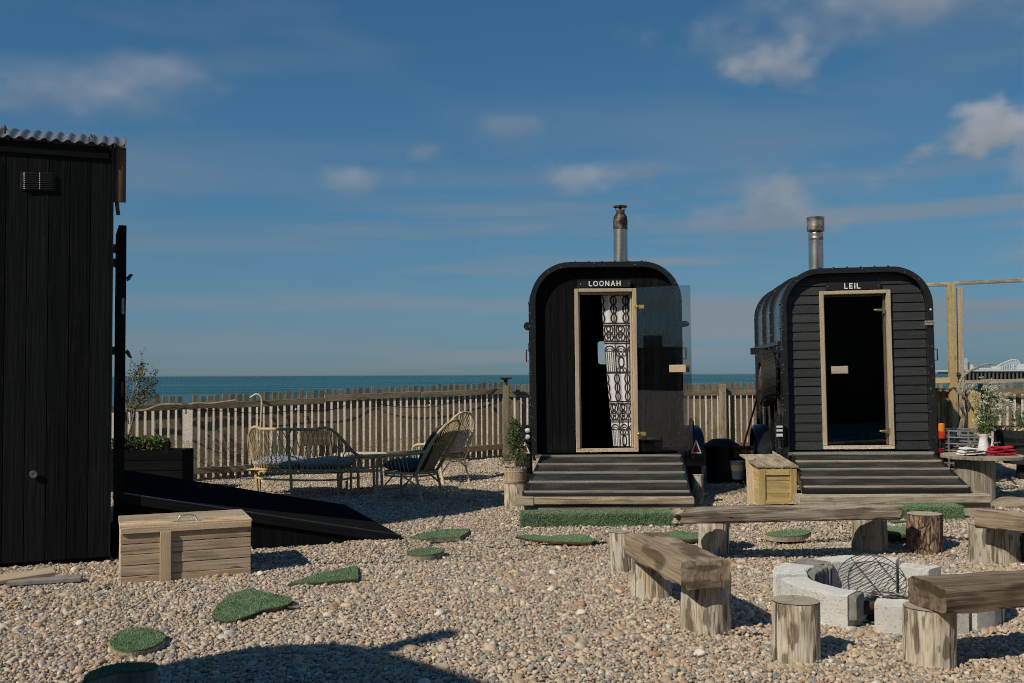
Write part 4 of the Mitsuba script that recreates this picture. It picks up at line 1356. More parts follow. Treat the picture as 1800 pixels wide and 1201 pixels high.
q = C0 + E2 * 0.2 + FO * 0.175 + UZ * (zc(631))
obj('cord_loop', tube(spline([q, q - UZ * 0.02, q - UZ * 0.04 + FO * 0.018, q - UZ * 0.065 + FO * 0.012, q - UZ * 0.068 - FO * 0.012, q - UZ * 0.045 - FO * 0.012, q - UZ * 0.02], 16), 0.0025, 5), 'm_rope', dk)
for y, o in ((430, 0.03), (455, 0.03), (610, 0.025)):
    edge('hinge', 0.10, 0.2, 0.005, o + 0.012, zc(y + 14), zc(y), 'm_black_metal')

# wide black ramp down from the hut's gable
NB, e_lo, e_hi = GP(706, 950), 0.055, 0.575
NBx = np.array([NB[0], NB[1], 0.0])
top_s = 2.50
D1 = -E1
bl, tl = NBx + UZ * e_lo, NBx + E1 * top_s + UZ * e_hi
W2 = 2.42
rk = thing('hut_ramp', 'wide black ramp sloping from the hut down to the shingle', 'ramp')
upn = unit(np.cross(E2, bl - tl))
upn = upn if upn[2] > 0 else -upn
P = np.array([[tl, tl + E2 * W2, tl + E2 * W2 - UZ * 0.075, tl - UZ * 0.075], [bl, bl + E2 * W2, bl + E2 * W2 - UZ * 0.075, bl - UZ * 0.075]])
obj('deck', loft(P), 'm_black_plank', rk)
obj('edge_strip', bar(tl + upn * 0.004 + E2 * 0.012, bl + upn * 0.004 + E2 * 0.012, 0.03, 0.012, upn, 0.003), 'm_panel', rk)
g = [NBx + E1 * 0.35, NBx + E1 * top_s, tl - UZ * 0.08, NBx + E1 * 0.35 + UZ * (e_lo + (e_hi - e_lo) * 0.14 - 0.08)]
P = np.array([[x + E2 * 0.03 for x in g], [x + E2 * 0.06 for x in g]])
obj('side_board', loft(P), 'm_black_plank', rk)

# ------------------------------------------------------------------ wooden chest in front of the hut
ch = thing('wooden_chest', 'wooden plank chest with a lid and metal handle in front of the black hut', 'chest')
fl, fr_ = GP(211, 1027), GP(441, 1011)
ex = unit((fr_ - fl) * [1, 1, 0])
ey = np.array([-ex[1], ex[0], 0])
CW, CD = np.linalg.norm((fr_ - fl)[:2]), 0.60
o = np.array([fl[0], fl[1], min(fl[2], fr_[2]) - 0.02])
H = 0.45
nb = 5
hh = (H - 0.05) / nb
for i in range(nb):
    z = o[2] + hh * (i + 0.5)
    dy = ey * (0.010 + 0.003 * (i % 2))
    obj('front_plank', bar(o + dy + UZ * (z - o[2]), o + ex * CW + dy + UZ * (z - o[2] + rng.normal(0, .001)), 0.022, hh - 0.004), 'm_pine', ch)
    obj('back_plank', bar(o + ey * (CD - 0.012) + UZ * (z - o[2]), o + ex * CW + ey * (CD - 0.012) + UZ * (z - o[2]), 0.022, hh - 0.004), 'm_pine', ch)
    for e in (0.012, CW - 0.012):
        obj('side_plank', bar(o + ex * e + ey * 0.024 + UZ * (z - o[2]), o + ex * e + ey * (CD - 0.025) + UZ * (z - o[2]), 0.022, hh - 0.004), 'm_pine', ch)
obj('front_batten', bar(o + ex * CW * 0.335 - ey * 0.018 + UZ * 0.02, o + ex * CW * 0.335 - ey * 0.018 + UZ * (H - 0.045), 0.034, 0.082, ex), 'm_pine', ch)
lid = obj('lid', bar(o - ey * 0.014 + UZ * (H - 0.028), o + ex * CW - ey * 0.014 + UZ * (H - 0.028), 0.022, 0.045), 'm_pine', ch)
for i, (a_, b_) in enumerate(((0.0, 0.26), (0.265, 0.47), (0.475, 0.615))):
    obj('lid_plank', bar(o - ex * 0.008 + ey * (a_ + b_ - 0.02) / 2 + UZ * (H - 0.0), o + ex * (CW + 0.008) + ey * (a_ + b_ - 0.02) / 2 + UZ * (H - 0.0), b_ - a_, 0.02), 'm_pine', lid)
hc = o + ex * CW * 0.505 + ey * 0.06 + UZ * (H + 0.011)
hl = 0.072
obj('handle', tube(spline([hc - ex * hl, hc - ex * hl * 0.85 + UZ * 0.03, hc - ex * hl * 0.5 + UZ * 0.045, hc + ex * hl * 0.5 + UZ * 0.045, hc + ex * hl * 0.85 + UZ * 0.03, hc + ex * hl], 16), 0.006, 8), 'm_galv', lid)
obj('handle_plate', bar(hc - ex * 0.105 + UZ * 0.001, hc + ex * 0.105 + UZ * 0.001, 0.03, 0.004), 'm_galv', lid)

pk = thing('loose_plank', 'pale loose plank lying propped at the foot of the hut', 'plank')
A, B = GP(-40, 1030, 0.02), GP(97, 1004, 0.075)
obj('board', bar(A + UZ * 0.02, B, 0.10, 0.032, UZ + 0.25 * NW), 'm_frame', pk)
obj('nail', blob(B - (B - A) * 0.02 + UZ * 0.015, 0.006), 'm_rust', pk)
sl_ = thing('paving_slab', 'flat grey slab under the loose plank', 'slab')
A = GP(80, 1020, 0.03)
obj('stone', box(A + UZ * 0.0, (0.5, 0.14, 0.03), 18), 'm_rough_stone', sl_)

# ------------------------------------------------------------------ picket fences
fn_ = 0


def picket_fence(label, A, B, hgt, pitch, pw, rail_dz, seed, post_at=(), gaps=(), railh=0.095, group=None):
    """pickets from A to B (ground points); rails on the near side"""
    r = np.random.default_rng(seed)
    k = thing('picket_fence', label, 'fence', group)
    d = (B - A) * [1, 1, 0]
    L = np.linalg.norm(d)
    d /= L
    nr = np.array([d[1], -d[0], 0])
    nr = nr if nr[1] < 0 else -nr                       # towards the eye
    n = int(L / pitch)
    zb = lambda s: A[2] + (B[2] - A[2]) * s / L
    for i in range(n):
        if i in gaps:
            continue
        s = (i + 0.5) * pitch
        base = A + d * s
        z = zb(s)
        top = z + hgt + r.normal(0, 0.008)
        tl_ = r.normal(0, 0.004)
        obj('picket', bar(np.array([base[0], base[1], z - 0.02]), np.array([base[0], base[1], top]) + d * tl_, 0.018, pw * r.uniform(0.95, 1.05), d, 0.003), 'm_fence', k)
    segs = np.linspace(0, L, max(2, int(round(L / 1.75)) + 1))
    for s0, s1 in zip(segs[:-1], segs[1:]):
        jz = r.normal(0, 0.012)
        for dz in (hgt - rail_dz, 0.13):
            a = A + d * (s0 + 0.002) + nr * 0.032
            b = A + d * (s1 - 0.002) + nr * 0.032
            a[2], b[2] = zb(s0) + dz + jz, zb(s1) + dz + jz
            obj('rail', bar(a, b, 0.04, railh), 'm_fence', k)
    for s, hh_, w in post_at:
        p = A + d * s + nr * 0.10
        obj('post', bar(np.array([p[0], p[1], zb(s) - 0.1]), np.array([p[0], p[1], zb(s) + hh_]), w, w, nr, 0.008), 'm_weathered', k)
    return k


def FY(x, a, b):
    """distance of a fence line Y = a + b X at photo column x"""
    r = ray(x, 700)
    return a / (1 - b * r[0] / r[1])


def fpt(x, a, b):
    Y = FY(x, a, b)
    p = PY(x, 700, Y)
    return np.array([p[0], p[1], 0.0])


FA, FB = fpt(170, 17.5, 0.59), fpt(890, 17.5, 0.59)
FA[2], FB[2] = -0.02, 0.17
nf = int(np.linalg.norm((FB - FA)[:2]) / 0.1085)
f1 = picket_fence('long weathered picket fence behind the cane furniture', FA, FB, 1.255, 0.1085, 0.072, 0.165, 3, gaps=(11,))
# rail heights: the top rail runs 0.17 under the picket tips
FC, FD = fpt(893, 16.9, 0.22), fpt(1345, 16.9, 0.22)
FC[2], FD[2] = 0.17, 0.17
f2 = picket_fence('picket fence running behind and between the two trailers', FC, FD, 1.22, 0.112, 0.082, 0.165, 5, post_at=((3.86, 1.20, 0.10),))
pf = thing('fence_post', 'stout pale fence post left of the conifer, carrying a round dish', 'post')
pb = PY(890, 790, 16.6)
pt = PY(889, 678, 16.6)
obj('shaft', bar(np.array([pb[0], pb[1], 0.05]), np.array([pb[0], pb[1], pt[2]]), 0.105, 0.105, (0, 1, 0), 0.01), 'm_fence', pf)
dsh = thing('round_dish', 'small dark round dish on a stem on top of the fence post', 'dish')
obj('bowl', lathe([(0.03, 0.0), (0.03, 0.09), (0.055, 0.10), (0.115, 0.125), (0.118, 0.135), (0.10, 0.132), (0.02, 0.12)], 20, (pt[0], pt[1], pt[2])), 'm_soot', dsh, smooth=35)

# plank, cane and string hung on the fence
wb = thing('notice_board', 'blank wooden board fixed low on the picket fence behind the cane sofa', 'board')
A = PY(527, 771, FY(527, 17.5, 0.59) - 0.10)
B = PY(583, 769, FY(583, 17.5, 0.59) - 0.10)
obj('plank', bar(A, B, 0.02, 0.235), 'm_fence', wb)
obj('frame_post', bar(PY(581, 757, FY(581, 17.5, .59) - .14), PY(582, 830, FY(581, 17.5, .59) - .14), 0.03, 0.045, (1, 0, 0)), 'm_fence', wb)
cn = thing('walking_cane', 'pale crook handled cane hooked over the picket fence', 'cane')
cy = FY(455, 17.5, 0.59) - 0.12
obj('stick', tube(spline([PY(x, y, cy) for x, y in ((440, 699), (446, 695), (452, 693), (458, 697), (460, 706), (459, 730), (457, 770), (455, 800))], 30), 0.013, 8), 'm_rattan_pale', cn)
rp = thing('rope_garland', 'old rope draped along the top rail of the picket fence at the left', 'rope')
pts = []
for x, y in ((222, 719), (240, 722), (256, 721), (270, 716), (284, 712), (305, 711), (330, 712), (345, 709), (362, 710), (385, 708), (400, 706), (414, 704)):
    pts.append(PY(x, y, FY(x, 17.5, 0.59) - 0.11 + rng.normal(0, 0.01)))
obj('cord', tube(spline(pts, 60), 0.016, 7), 'm_rope', rp)
BULBS = {327: 'tiny clear bulb under the fence rail, first one right of the wide gap', 362: 'tiny clear bulb under the fence rail, second one right of the wide gap', 403: 'tiny clear bulb under the fence rail, just left of the cane',
         460: 'tiny clear bulb hanging beside the crook of the cane', 490: 'tiny clear bulb under the fence rail above the left end of the cane sofa', 520: 'tiny clear bulb under the fence rail above the middle of the cane sofa',
         755: 'tiny clear bulb under the fence rail left of the armchair backs', 858: 'tiny clear bulb under the fence rail right of the armchairs, nearest the dish'}
for x in (327, 362, 403, 460, 490, 520, 755, 858):
    c = PY(x, 722 - (x - 327) * 0.03, FY(x, 17.5, 0.59) - 0.06)
    lt = thing('string_light', BULBS[x], 'bulb', 'bulbs of the string along the fence')
    obj('bulb', blob(c - UZ * 0.03, (0.014, 0.014, 0.022), 2, 0, 0), 'm_lens', lt, smooth=True)
    obj('socket', lathe([(0.01, 0), (0.012, 0.02), (0.004, 0.035)], 8, c - UZ * 0.012), 'm_black', lt)
sw_ = thing('light_cable', 'thin dark cable sagging along the picket fence', 'cable')
pts = [PY(x, y, FY(x, 17.5, 0.59) - 0.075) for x, y in ((300, 716), (327, 719), (362, 722), (403, 723), (460, 727), (520, 722), (600, 716), (640, 699), (660, 707), (755, 716), (800, 706), (858, 690), (872, 677))]
obj('wire', tube(spline(pts, 70), 0.005, 5), 'm_black', sw_)

# ------------------------------------------------------------------ tall windbreak and low boarded fence on the right
wbk = thing('windbreak', 'tall timber windbreak frame with clear sheets right of the trailers', 'screen')
pY = 14.7
p0, p1 = PY(1676, 684, pY), PY(1676, 499, pY)
obj('post', bar(np.array([p0[0], pY, 0.1]), np.array([p1[0] - 0.04, pY, p1[2]]), 0.10, 0.10, (0, 1, 0)), 'm_crate', wbk)
q0, q1 = PY(1689, 700, pY - 0.02), PY(1687, 500, pY - 0.02)
obj('post', bar(np.array([q0[0], pY - .02, 0.1]), np.array([q1[0], pY - .02, q1[2] - 0.055]), 0.07, 0.08, (0, 1, 0)), 'm_frame', wbk)
A, B = PY(1672, 500, pY), PY(1560, 503, pY + 0.5)
obj('top_beam', bar(A, B, 0.06, 0.05), 'm_weathered', wbk)
A, B = PY(1677, 498.5, pY), PY(1850, 490, pY - 0.75)
obj('top_beam', bar(A, B, 0.06, 0.055), 'm_weathered', wbk)
sA, sB = PY(1693, 504, pY), PY(1850, 497, pY - 0.72)
sC, sD = PY(1850, 668, pY - 0.72), PY(1693, 668, pY)
obj('clear_sheet', Mesh().add([sA, sB, sC, sD], [[0, 1, 2, 3]]), 'm_clear', wbk)
sA, sB = PY(1670, 507, pY), PY(1560, 509, pY + 0.5)
sC, sD = PY(1560, 664, pY + 0.5), PY(1670, 664, pY)
obj('clear_sheet', Mesh().add([sA, sB, sC, sD], [[0, 1, 2, 3]]), 'm_clear', wbk)
obj('bottom_rail', bar(PY(1692, 672, pY), PY(1850, 668, pY - 0.72), 0.05, 0.055), 'm_weathered', wbk)
obj('bottom_rail', bar(PY(1671, 669, pY), PY(1560, 670, pY + 0.5), 0.05, 0.085), 'm_crate', wbk)
for x, y in ((1684.5, 656), (1684.5, 660)):
    obj('bracket', box(PY(x, y, pY - 0.08), (0.05, 0.04, 0.015)), 'm_black_metal', wbk)
bf = thing('boarded_fence', 'low panel of upright new boards right of the horizontal boarded trailer', 'fence')
for i in range(9):
    x = 1600 + i * 13.8
    Y = pY + 0.25 - (i * 0.03)
    a, b = PY(x + 6.6, 790, Y), PY(x + 6.6, 686, Y)
    w = 13.6 / F * Y
    obj('board', bar(np.array([a[0], Y, 0.05]), np.array([b[0], Y, b[2]]), 0.02, w, (1, 0, 0), 0.003), 'm_crate', bf)
obj('capping', bar(PY(1600, 684, pY + .2), PY(1692, 684.5, pY - .05), 0.09, 0.035), 'm_soot', bf)
f3 = thing('picket_fence', 'short pale picket fence with a wide board, behind the jug of flowers', 'fence')
for i in range(13):
    x = 1697 + i * 13.3
    Y = 15.6 - 0.05 * i
    a, b = PY(x, 770, Y), PY(x, 674, Y)
    obj('picket', bar(np.array([a[0], Y, 0.05]), np.array([b[0], Y, b[2]]), 0.018, 0.072, (1, 0, 0), 0.003), 'm_fence' if i % 5 else 'm_weathered', f3)
obj('rail', bar(PY(1690, 690, 15.5), PY(1860, 687, 14.8), 0.03, 0.085), 'm_fence', f3)
obj('rail', bar(PY(1690, 700, 15.7), PY(1860, 698, 15.0), 0.03, 0.06), 'm_fence', f3)
obj('rail', bar(PY(1690, 752, 15.5), PY(1860, 755, 14.8), 0.03, 0.09), 'm_fence', f3)
for x, y, Y in ((1655, 672, 15.6), (1643, 676, 15.6)):
    obj('picket', bar(PY(x, 700, Y), PY(x, 676, Y), 0.018, 0.07, (1, 0, 0), 0.003), 'm_white' if 0 else 'm_weathered', f3)

# ------------------------------------------------------------------ pier far off
pr_ = thing('pleasure_pier', 'long white pier with rides on dark piles, far off on the right', 'pier')
YP = 700.0
scene['m_pier_white'] = two(pr((0.62, 0.62, 0.61), 0.8, 0.2))
scene['m_pier_dark'] = two(pr((0.12, 0.12, 0.12), 0.9, 0.1))
scene['m_pier_grey'] = two(pr((0.36, 0.36, 0.36), 0.9, 0.1))


def pbox(name, x0, x1, y0, y1, mat, dp=12, dY=0, parent=pr_):
    a, b = PY(x0, y1, YP + dY), PY(x1, y0, YP + dY)
    return obj(name, box(((a[0] + b[0]) / 2, YP + dY + dp / 2, (a[2] + b[2]) / 2), (abs(b[0] - a[0]), dp, abs(b[2] - a[2])), bev=0), mat, parent)


pbox('deck', 1664, 1880, 650, 653, 'm_pier_white', 26)
pbox('under_deck', 1672, 1880, 653.5, 657, 'm_pier_dark', 22, 2)
for i in range(30):
    x = 1669 + i * 7
    pbox('pile', x, x + 1.6, 653, 678, 'm_pier_dark', 1.2, 1)
    pbox('pile', x + 3, x + 4.4, 653, 678, 'm_pier_dark', 1.2, 12)
    pbox('pile', x + 5, x + 6.2, 653, 678, 'm_pier_dark', 1.2, 22)
obj('bracing', box(PY(1775, 663, YP + 16), (86, 3, 3.2), bev=0), 'm_pier_dark', pr_)
bd = pbox('pavilion', 1684, 1697, 633, 650, 'm_pier_white', 10, 4)
for i in range(3):
    for jx in range(3):
        pbox('window', 1685.2 + jx * 4, 1688.4 + jx * 4, 635.5 + i * 5, 638.5 + i * 5, 'm_pier_grey', 0.4, 3.5, bd)
for x0, x1, y0 in ((1697, 1704, 637), (1704, 1711, 641), (1711, 1720, 645.5), (1722, 1742, 647), (1752, 1760, 644), (1790, 1812, 640), (1812, 1880, 644)):
    pbox('kiosk', x0, x1, y0, 650, 'm_pier_grey' if int(x0) % 2 else 'm_pier_white', 8, 5)
for x in (1696.5, 1699.5):
    pbox('mast', x, x + 0.9, 630, 650, 'm_pier_white', 0.6, 2)
co = [(1751, 645), (1758, 641), (1766, 637.5), (1774, 634), (1780, 632.5), (1787, 633), (1792, 638), (1796, 645), (1802, 638), (1809, 633), (1818, 640)]
trk = obj('coaster_track', tube(spline([PY(x, y, YP + 6) for x, y in co], 60), 0.45, 6), 'm_pier_white', pr_)
for x in np.arange(1753, 1800, 4.0):
    y = np.interp(x, [c[0] for c in co], [c[1] for c in co])
    obj('trestle', tube([PY(x, y, YP + 6), PY(x + 1.5, 650, YP + 6)], 0.22, 5), 'm_pier_white', trk)
    obj('trestle', tube([PY(x + 3, y + 2, YP + 6), PY(x, 650, YP + 6)], 0.16, 5), 'm_pier_white', trk)
# ------------------------------------------------------------------ log stumps, benches
def log_shape(c, r, h, seed, flare=0.06, lean=(0, 0), oval=1.0, n=72, rough=0.05, rings_=10, yaw=0.0, taper=0.0):
    """upright log standing at c"""
    a = np.arange(n) * 2 * np.pi / n
    P = []
    rs = np.random.default_rng(seed + 900)
    splits = [(rs.uniform(0, 2 * np.pi), rs.uniform(0.03, 0.075), rs.uniform(0.3, 1.0), rs.uniform(-0.15, 0.15)) for _ in range(7)]
    for i in range(rings_):
        q = i / (rings_ - 1)
        z = -0.05 + (h + 0.05) * q
        d = np.stack([np.cos(a) * 1.3, np.sin(a) * 1.3, 0 * a + z * 1.2 + seed * 3.3], -1)
        d2 = np.stack([np.cos(a) * 4, np.sin(a) * 4, 0 * a + z * 2.5 + seed], -1)
        rr = r * (1 + rough * 2 * (meshkit.fbm(d, 3, seed) - 0.5) * 2 + rough * 0.6 * (meshkit.fbm(d2, 3, seed + 5) - 0.5) * 2 + flare * (1 - q) ** 3 - taper * q)
        for a0, dep, reach, tw in splits:                # drying splits, open from the top down
            da = (a - a0 - tw * q + np.pi) % (2 * np.pi) - np.pi
            rr = rr - r * dep * np.exp(-(da / 0.055) ** 2) * np.clip((q - 1 + reach) / 0.25, 0, 1)
        x, y = rr * np.cos(a) * oval, rr * np.sin(a)
        cy, sy = math.cos(math.radians(yaw)), math.sin(math.radians(yaw))
        P.append(np.stack([c[0] + x * cy - y * sy + lean[0] * q, c[1] + x * sy + y * cy + lean[1] * q, c[2] + z + 0 * a], 1))
    return np.array(P)


def stump(name, label, cat, c, r, h, seed, mat='m_log', parent=None, group=None, part='leg', **kw):
    P = log_shape(c, r, h, seed, **kw)
    k = parent or thing(name, label, cat, group)
    lo = loft(P, True, False)
    b = obj(part if parent else 'trunk', lo, mat, k, smooth=True)
    ring = P[-1]
    cen = ring.mean(0)
    inner = cen + (ring - cen) * 0.985 + [0, 0, 0.004]
    ou, ov = 0.0, 8.0 * (seed + 400)
    rad = np.linalg.norm(ring - cen, axis=1)
    m = Mesh()
    n = len(ring)
    ang = np.arange(n) * 2 * np.pi / n
    levels = [1.0, 0.75, 0.5, 0.25]
    V = [cen + (inner - cen) * l + [0, 0, 0.004 * (1 - l)] for l in levels]
    UV = [np.stack([np.cos(ang) * rad * l, np.sin(ang) * rad * l + ov], 1) for l in levels]
    V, UV = np.vstack(V + [cen[None] + [0, 0, 0.008]]), np.vstack(UV + [np.array([[0, ov]])])
    f = []
    for L_ in range(3):
        for x in range(n):
            f.append([L_ * n + x, L_ * n + (x + 1) % n, (L_ + 1) * n + (x + 1) % n])
            f.append([L_ * n + x, (L_ + 1) * n + (x + 1) % n, (L_ + 1) * n + x])
    for x in range(n):
        f.append([3 * n + x, 3 * n + (x + 1) % n, 4 * n])
    m.add(V, f, UV)
    obj('cut_top', m, 'm_cut', b if parent else k, smooth=True)
    return k


def beam_mesh(A, B, w, h, seed, rough=0.012, n=40, wear=0.010, ends=0.0):
    """old squared timber from A to B (middle of its top face at each end): uneven faces, worn arrises"""
    A, B = np.asarray(A, float), np.asarray(B, float)
    ax = unit(B - A)
    sd = unit(np.cross(ax, UZ))
    up = np.cross(sd, ax)
    L = np.linalg.norm(B - A)
    k = 9
    out = Mesh()
    q = np.linspace(0, 1, n + 1)

    def moved(x, y, t):
        """x, y in -1..1 across the section, t along; worn and warped"""
        p = np.stack([x * 1.4 + seed * 5, y * 1.4, t * L * 2.4], -1)
        big = meshkit.fbm(p, 3, seed) - 0.5
        p2 = np.stack([x * 7 + seed, y * 7, t * L * 2.0], -1)
        fine = meshkit.fbm(p2, 3, seed + 2) - 0.5
        ed = np.clip((np.minimum(np.abs(x), np.abs(y)) - 0.80) / 0.2, 0, 1)
        gouge = np.clip(meshkit.fbm(np.stack([x * 3 + 9, y * 3, t * L * 4.5 + seed], -1), 3, seed + 9) - 0.40, 0, 1) * 4
        cut = ed * wear * (0.45 + gouge)
        X = x * (w / 2 - cut) + np.sign(x) * (np.abs(x) > 0.99) * (big * 2 * rough + fine * rough * 1.5)
        Y = y * (h / 2 - cut) + np.sign(y) * (np.abs(y) > 0.99) * (big * 2 * rough + fine * rough * 1.5)
        Z = t * L
        if ends:
            e = (meshkit.fbm(np.stack([x * 2.2 + seed, y * 2.2, 0 * t + 4], -1), 3, seed) - 0.5) * ends
            Z = Z + e * (np.abs(t - 0.5) > 0.499)
        return A - up * h / 2 + X[..., None] * sd + Y[..., None] * up + Z[..., None] * ax
    c = np.linspace(-1, 1, k)
    ou, ov = offs()
    for f_ in range(4):
        T_, Cc = np.meshgrid(q, c, indexing='ij')
        o = np.ones_like(Cc)
        x, y = ((Cc, o), (o, -Cc), (-Cc, -o), (-o, Cc))[f_]
        v = moved(x, y, T_)
        wid = (w, h, w, h)[f_]
        uv = np.stack([T_ * L + ou + f_ * 3.1, Cc * wid / 2 + ov + f_ * 0.55 - 0.8], -1)
        i, j = np.meshgrid(np.arange(n), np.arange(k - 1), indexing='ij')
        quad = np.stack([i * k + j, i * k + j + 1, (i + 1) * k + j + 1, (i + 1) * k + j], -1).reshape(-1, 4)
        out.add(v.reshape(-1, 3), quad, uv.reshape(-1, 2))
    for t, sg_ in ((0.0, 1), (1.0, -1)):
        X, Y = np.meshgrid(c, c, indexing='ij')
        v = moved(X, Y, np.full_like(X, t))
        i, j = np.meshgrid(np.arange(k - 1), np.arange(k - 1), indexing='ij')
        quad = np.stack([i * k + j, i * k + j + 1, (i + 1) * k + j + 1, (i + 1) * k + j], -1).reshape(-1, 4)
        uv = np.stack([Y * h * 3 + ou + 7, X * w / 2 * 0.5 + ov], -1)
        out.add(v.reshape(-1, 3), quad[:, ::sg_], uv.reshape(-1, 2))
    return out


def bench(label, A, B, w, h, legs, seed, mat='m_beam', group=None, **kw):
    k = thing('log_bench', label, 'bench')
    obj('seat_beam', beam_mesh(A, B, w, h, seed, **kw), mat, k, smooth=True)
    for i, lg in enumerate(legs):
        c, r = lg[0], lg[1]
        hh_ = lg[2] if len(lg) > 2 else None
        o_ = lg[3] if len(lg) > 3 else {}
        stump('leg', None, None, c, r, hh_, seed * 10 + i, parent=k, **o_)
    return k


# long bench behind the fire pit
A, B = PY(1190, 893, 8.17), PY(1572, 882, 8.42)
A, B = np.array([A[0], A[1], 0.452]), np.array([B[0], B[1], 0.452])
c1, c2 = GB(1254, 978, 0.13), GB(1529, 973, 0.14)
bench('long low bench of a cracked grey sleeper on two stumps, behind the fire pit', A, B, 0.23, 0.115, [(c1, 0.130, 0.335 - c1[2], dict(lean=(0.012, 0), flare=0.02)), (c2, 0.150, 0.335 - c2[2], dict(taper=0.06))], 3, 'm_grey_beam', rough=0.016, wear=0.02, ends=0.16)
# thick bench left of the fire pit
nr_, fr = PY(1241, 985, 5.88), PY(1136, 934, 6.95)
nr_, fr = np.array([nr_[0], nr_[1], 0.452]), np.array([fr[0], fr[1], 0.452])
c1 = GB(1241, 1118, 0.165)
c2 = GB(1144, 1055, 0.14)
bench('thick brown timber bench left of the fire pit, pointing at the viewer', nr_, fr, 0.305, 0.155, [(c1, 0.158, 0.300 - c1[2], dict(flare=0.10, rough=0.06)), (c2, 0.145, 0.300 - c2[2], dict(flare=0.05, taper=0.1))], 4, rough=0.008)
c3 = GB(1093, 1008, 0.08)
stump('log_stump', 'narrow pale stump standing behind the far end of the thick bench', 'stump', c3, 0.082, 0.31, 47, flare=0.03, lean=(-0.02, 0))
# near right bench
A = np.array([2.190, 5.315, 0.452])
d = unit([0.955, 0.24, 0])
bench('dark worn timber bench in the right foreground on a mossy stump', A, A + d * 1.75, 0.31, 0.145, [(GB(1636, 1180, 0.145), 0.138, 0.305, dict(flare=0.0, rough=0.07, oval=1.0)), (A + d * 1.5 - [0, 0, A[2]], 0.14, 0.305, dict())], 6, 'm_dark_beam', rough=0.012)
# bench at the right edge
A = np.array([3.76, 8.06, 0.452])
d = unit([0.69, -0.72, 0])
bench('mossy timber bench on a wide pale stump at the right edge', A, A + d * 1.6, 0.22, 0.135, [(GB(1750, 993, 0.18), 0.178, 0.30, dict(flare=0.04, rough=0.07, oval=1.1)), (A + d * 1.4 - [0, 0, 0.452], 0.16, 0.30, dict())], 8, rough=0.012)
stump('log_stump', 'smooth upright stump with a ringed top in the right foreground', 'stump', GB(1400, 1171, 0.13), 0.127, 0.318, 31, flare=0.03, rough=0.03)
stump('log_stump', 'reddish brown stump with thick flaking bark behind the fire pit', 'stump', GB(1625, 976, 0.14), 0.142, 0.325, 33, mat='m_bark', flare=-0.02, rough=0.09)
stump('log_stump', 'slim post stump right of the open door trailer ramp', 'stump', PY(1227, 880, 11.3) * [1, 1, 0] + [0, 0, 0.05], 0.064, PY(1227, 835, 11.3)[2] - 0.05, 35, flare=0.0, rough=0.02)
bk = thing('black_bucket', 'black bucket beside the mossy bench at the right edge', 'bucket')
c = GP(1812, 992)
obj('pail', lathe([(0.085, 0), (0.11, 0.21), (0.115, 0.22), (0.105, 0.22), (0.085, 0.02), (0.01, 0.015)], 20, c + [0, .1, 0]), 'm_black', bk, smooth=35)

# ------------------------------------------------------------------ fire pit
fp = thing('fire_pit', 'round fire pit of pale concrete kerb blocks', 'fire pit')
FCx = np.array([2.46, 6.62, 0.0])


def kerb(a0, a1, r0, r1, z0, z1, seed, mat='m_concrete', nseg=6, jit=0.010, faces=True):
    """block of the ring between two angles (degrees from +x), inner radius r0"""
    a = np.radians(np.linspace(a0, a1, nseg))
    r = np.random.default_rng(seed)
    P = []
    for i, q in enumerate(a):
        u = np.array([math.cos(q), math.sin(q), 0])
        b = 0.012
        prof = [(r0, z0), (r1, z0), (r1, z1 - b), (r1 - b, z1), (r0 + b, z1), (r0, z1 - b)]
        P.append([FCx + u * (x + r.normal(0, jit * (0.8 if x < (r0 + r1) / 2 else 0.3))) + UZ * (z + r.normal(0, 0.003)) for x, z in prof])
    return loft(np.array(P))


for i, (a0, a1, r0, r1, z1, mt) in enumerate([
        (62, 116, 0.50, 0.68, 0.225, 'm_concrete'), (118, 137, 0.48, 0.69, 0.222, 'm_rough_stone'), (138.5, 178, 0.50, 0.72, 0.222, 'm_concrete'),
        (180, 231, 0.50, 0.69, 0.205, 'm_concrete'), (244, 266, 0.50, 0.68, 0.175, 'm_concrete'), (268, 292, 0.50, 0.68, 0.185, 'm_concrete'),
        (38, 60, 0.53, 0.70, 0.19, 'm_concrete'), (296, 321, 0.51, 0.70, 0.19, 'm_concrete'), (324, 343, 0.51, 0.70, 0.20, 'm_concrete'), (347, 376, 0.5, 0.69, 0.20, 'm_concrete')]):
    obj('kerb_block', kerb(a0, a1, r0, r1, -0.04, z1, 60 + i, jit=0.016 if mt == 'm_rough_stone' else 0.007, nseg=14 if mt == 'm_rough_stone' else 8), mt, fp, smooth=30)
# rough broken inner faces and the two small blocks in front
obj('kerb_block', kerb(122, 160, 0.445, 0.502, -0.03, 0.205, 81, nseg=16, jit=0.014), 'm_rough_stone', fp, label='dark kerb block with a rough broken face')
obj('kerb_block', kerb(229, 235, 0.50, 0.67, 0.06, 0.20, 85, nseg=5, jit=0.012), 'm_rough_stone', fp)
a_ = GB(1500, 1101, 0.02)
obj('kerb_block', box((a_[0], a_[1] + 0.10, 0.065), (0.19, 0.19, 0.20), -38, 0.012), 'm_concrete', fp, label='small low kerb block in the front gap')
n = 26
q = np.arange(n) * 2 * np.pi / n
rr = 0.50
m = loft(np.array([[FCx + [math.cos(t) * rr * s_, math.sin(t) * rr * s_, z] for t in q] for s_, z in ((1, -0.05), (1, 0.012), (0.6, 0.03), (0.15, 0.035))]))
obj('ash_bed', m, 'm_ash', fp, smooth=40)
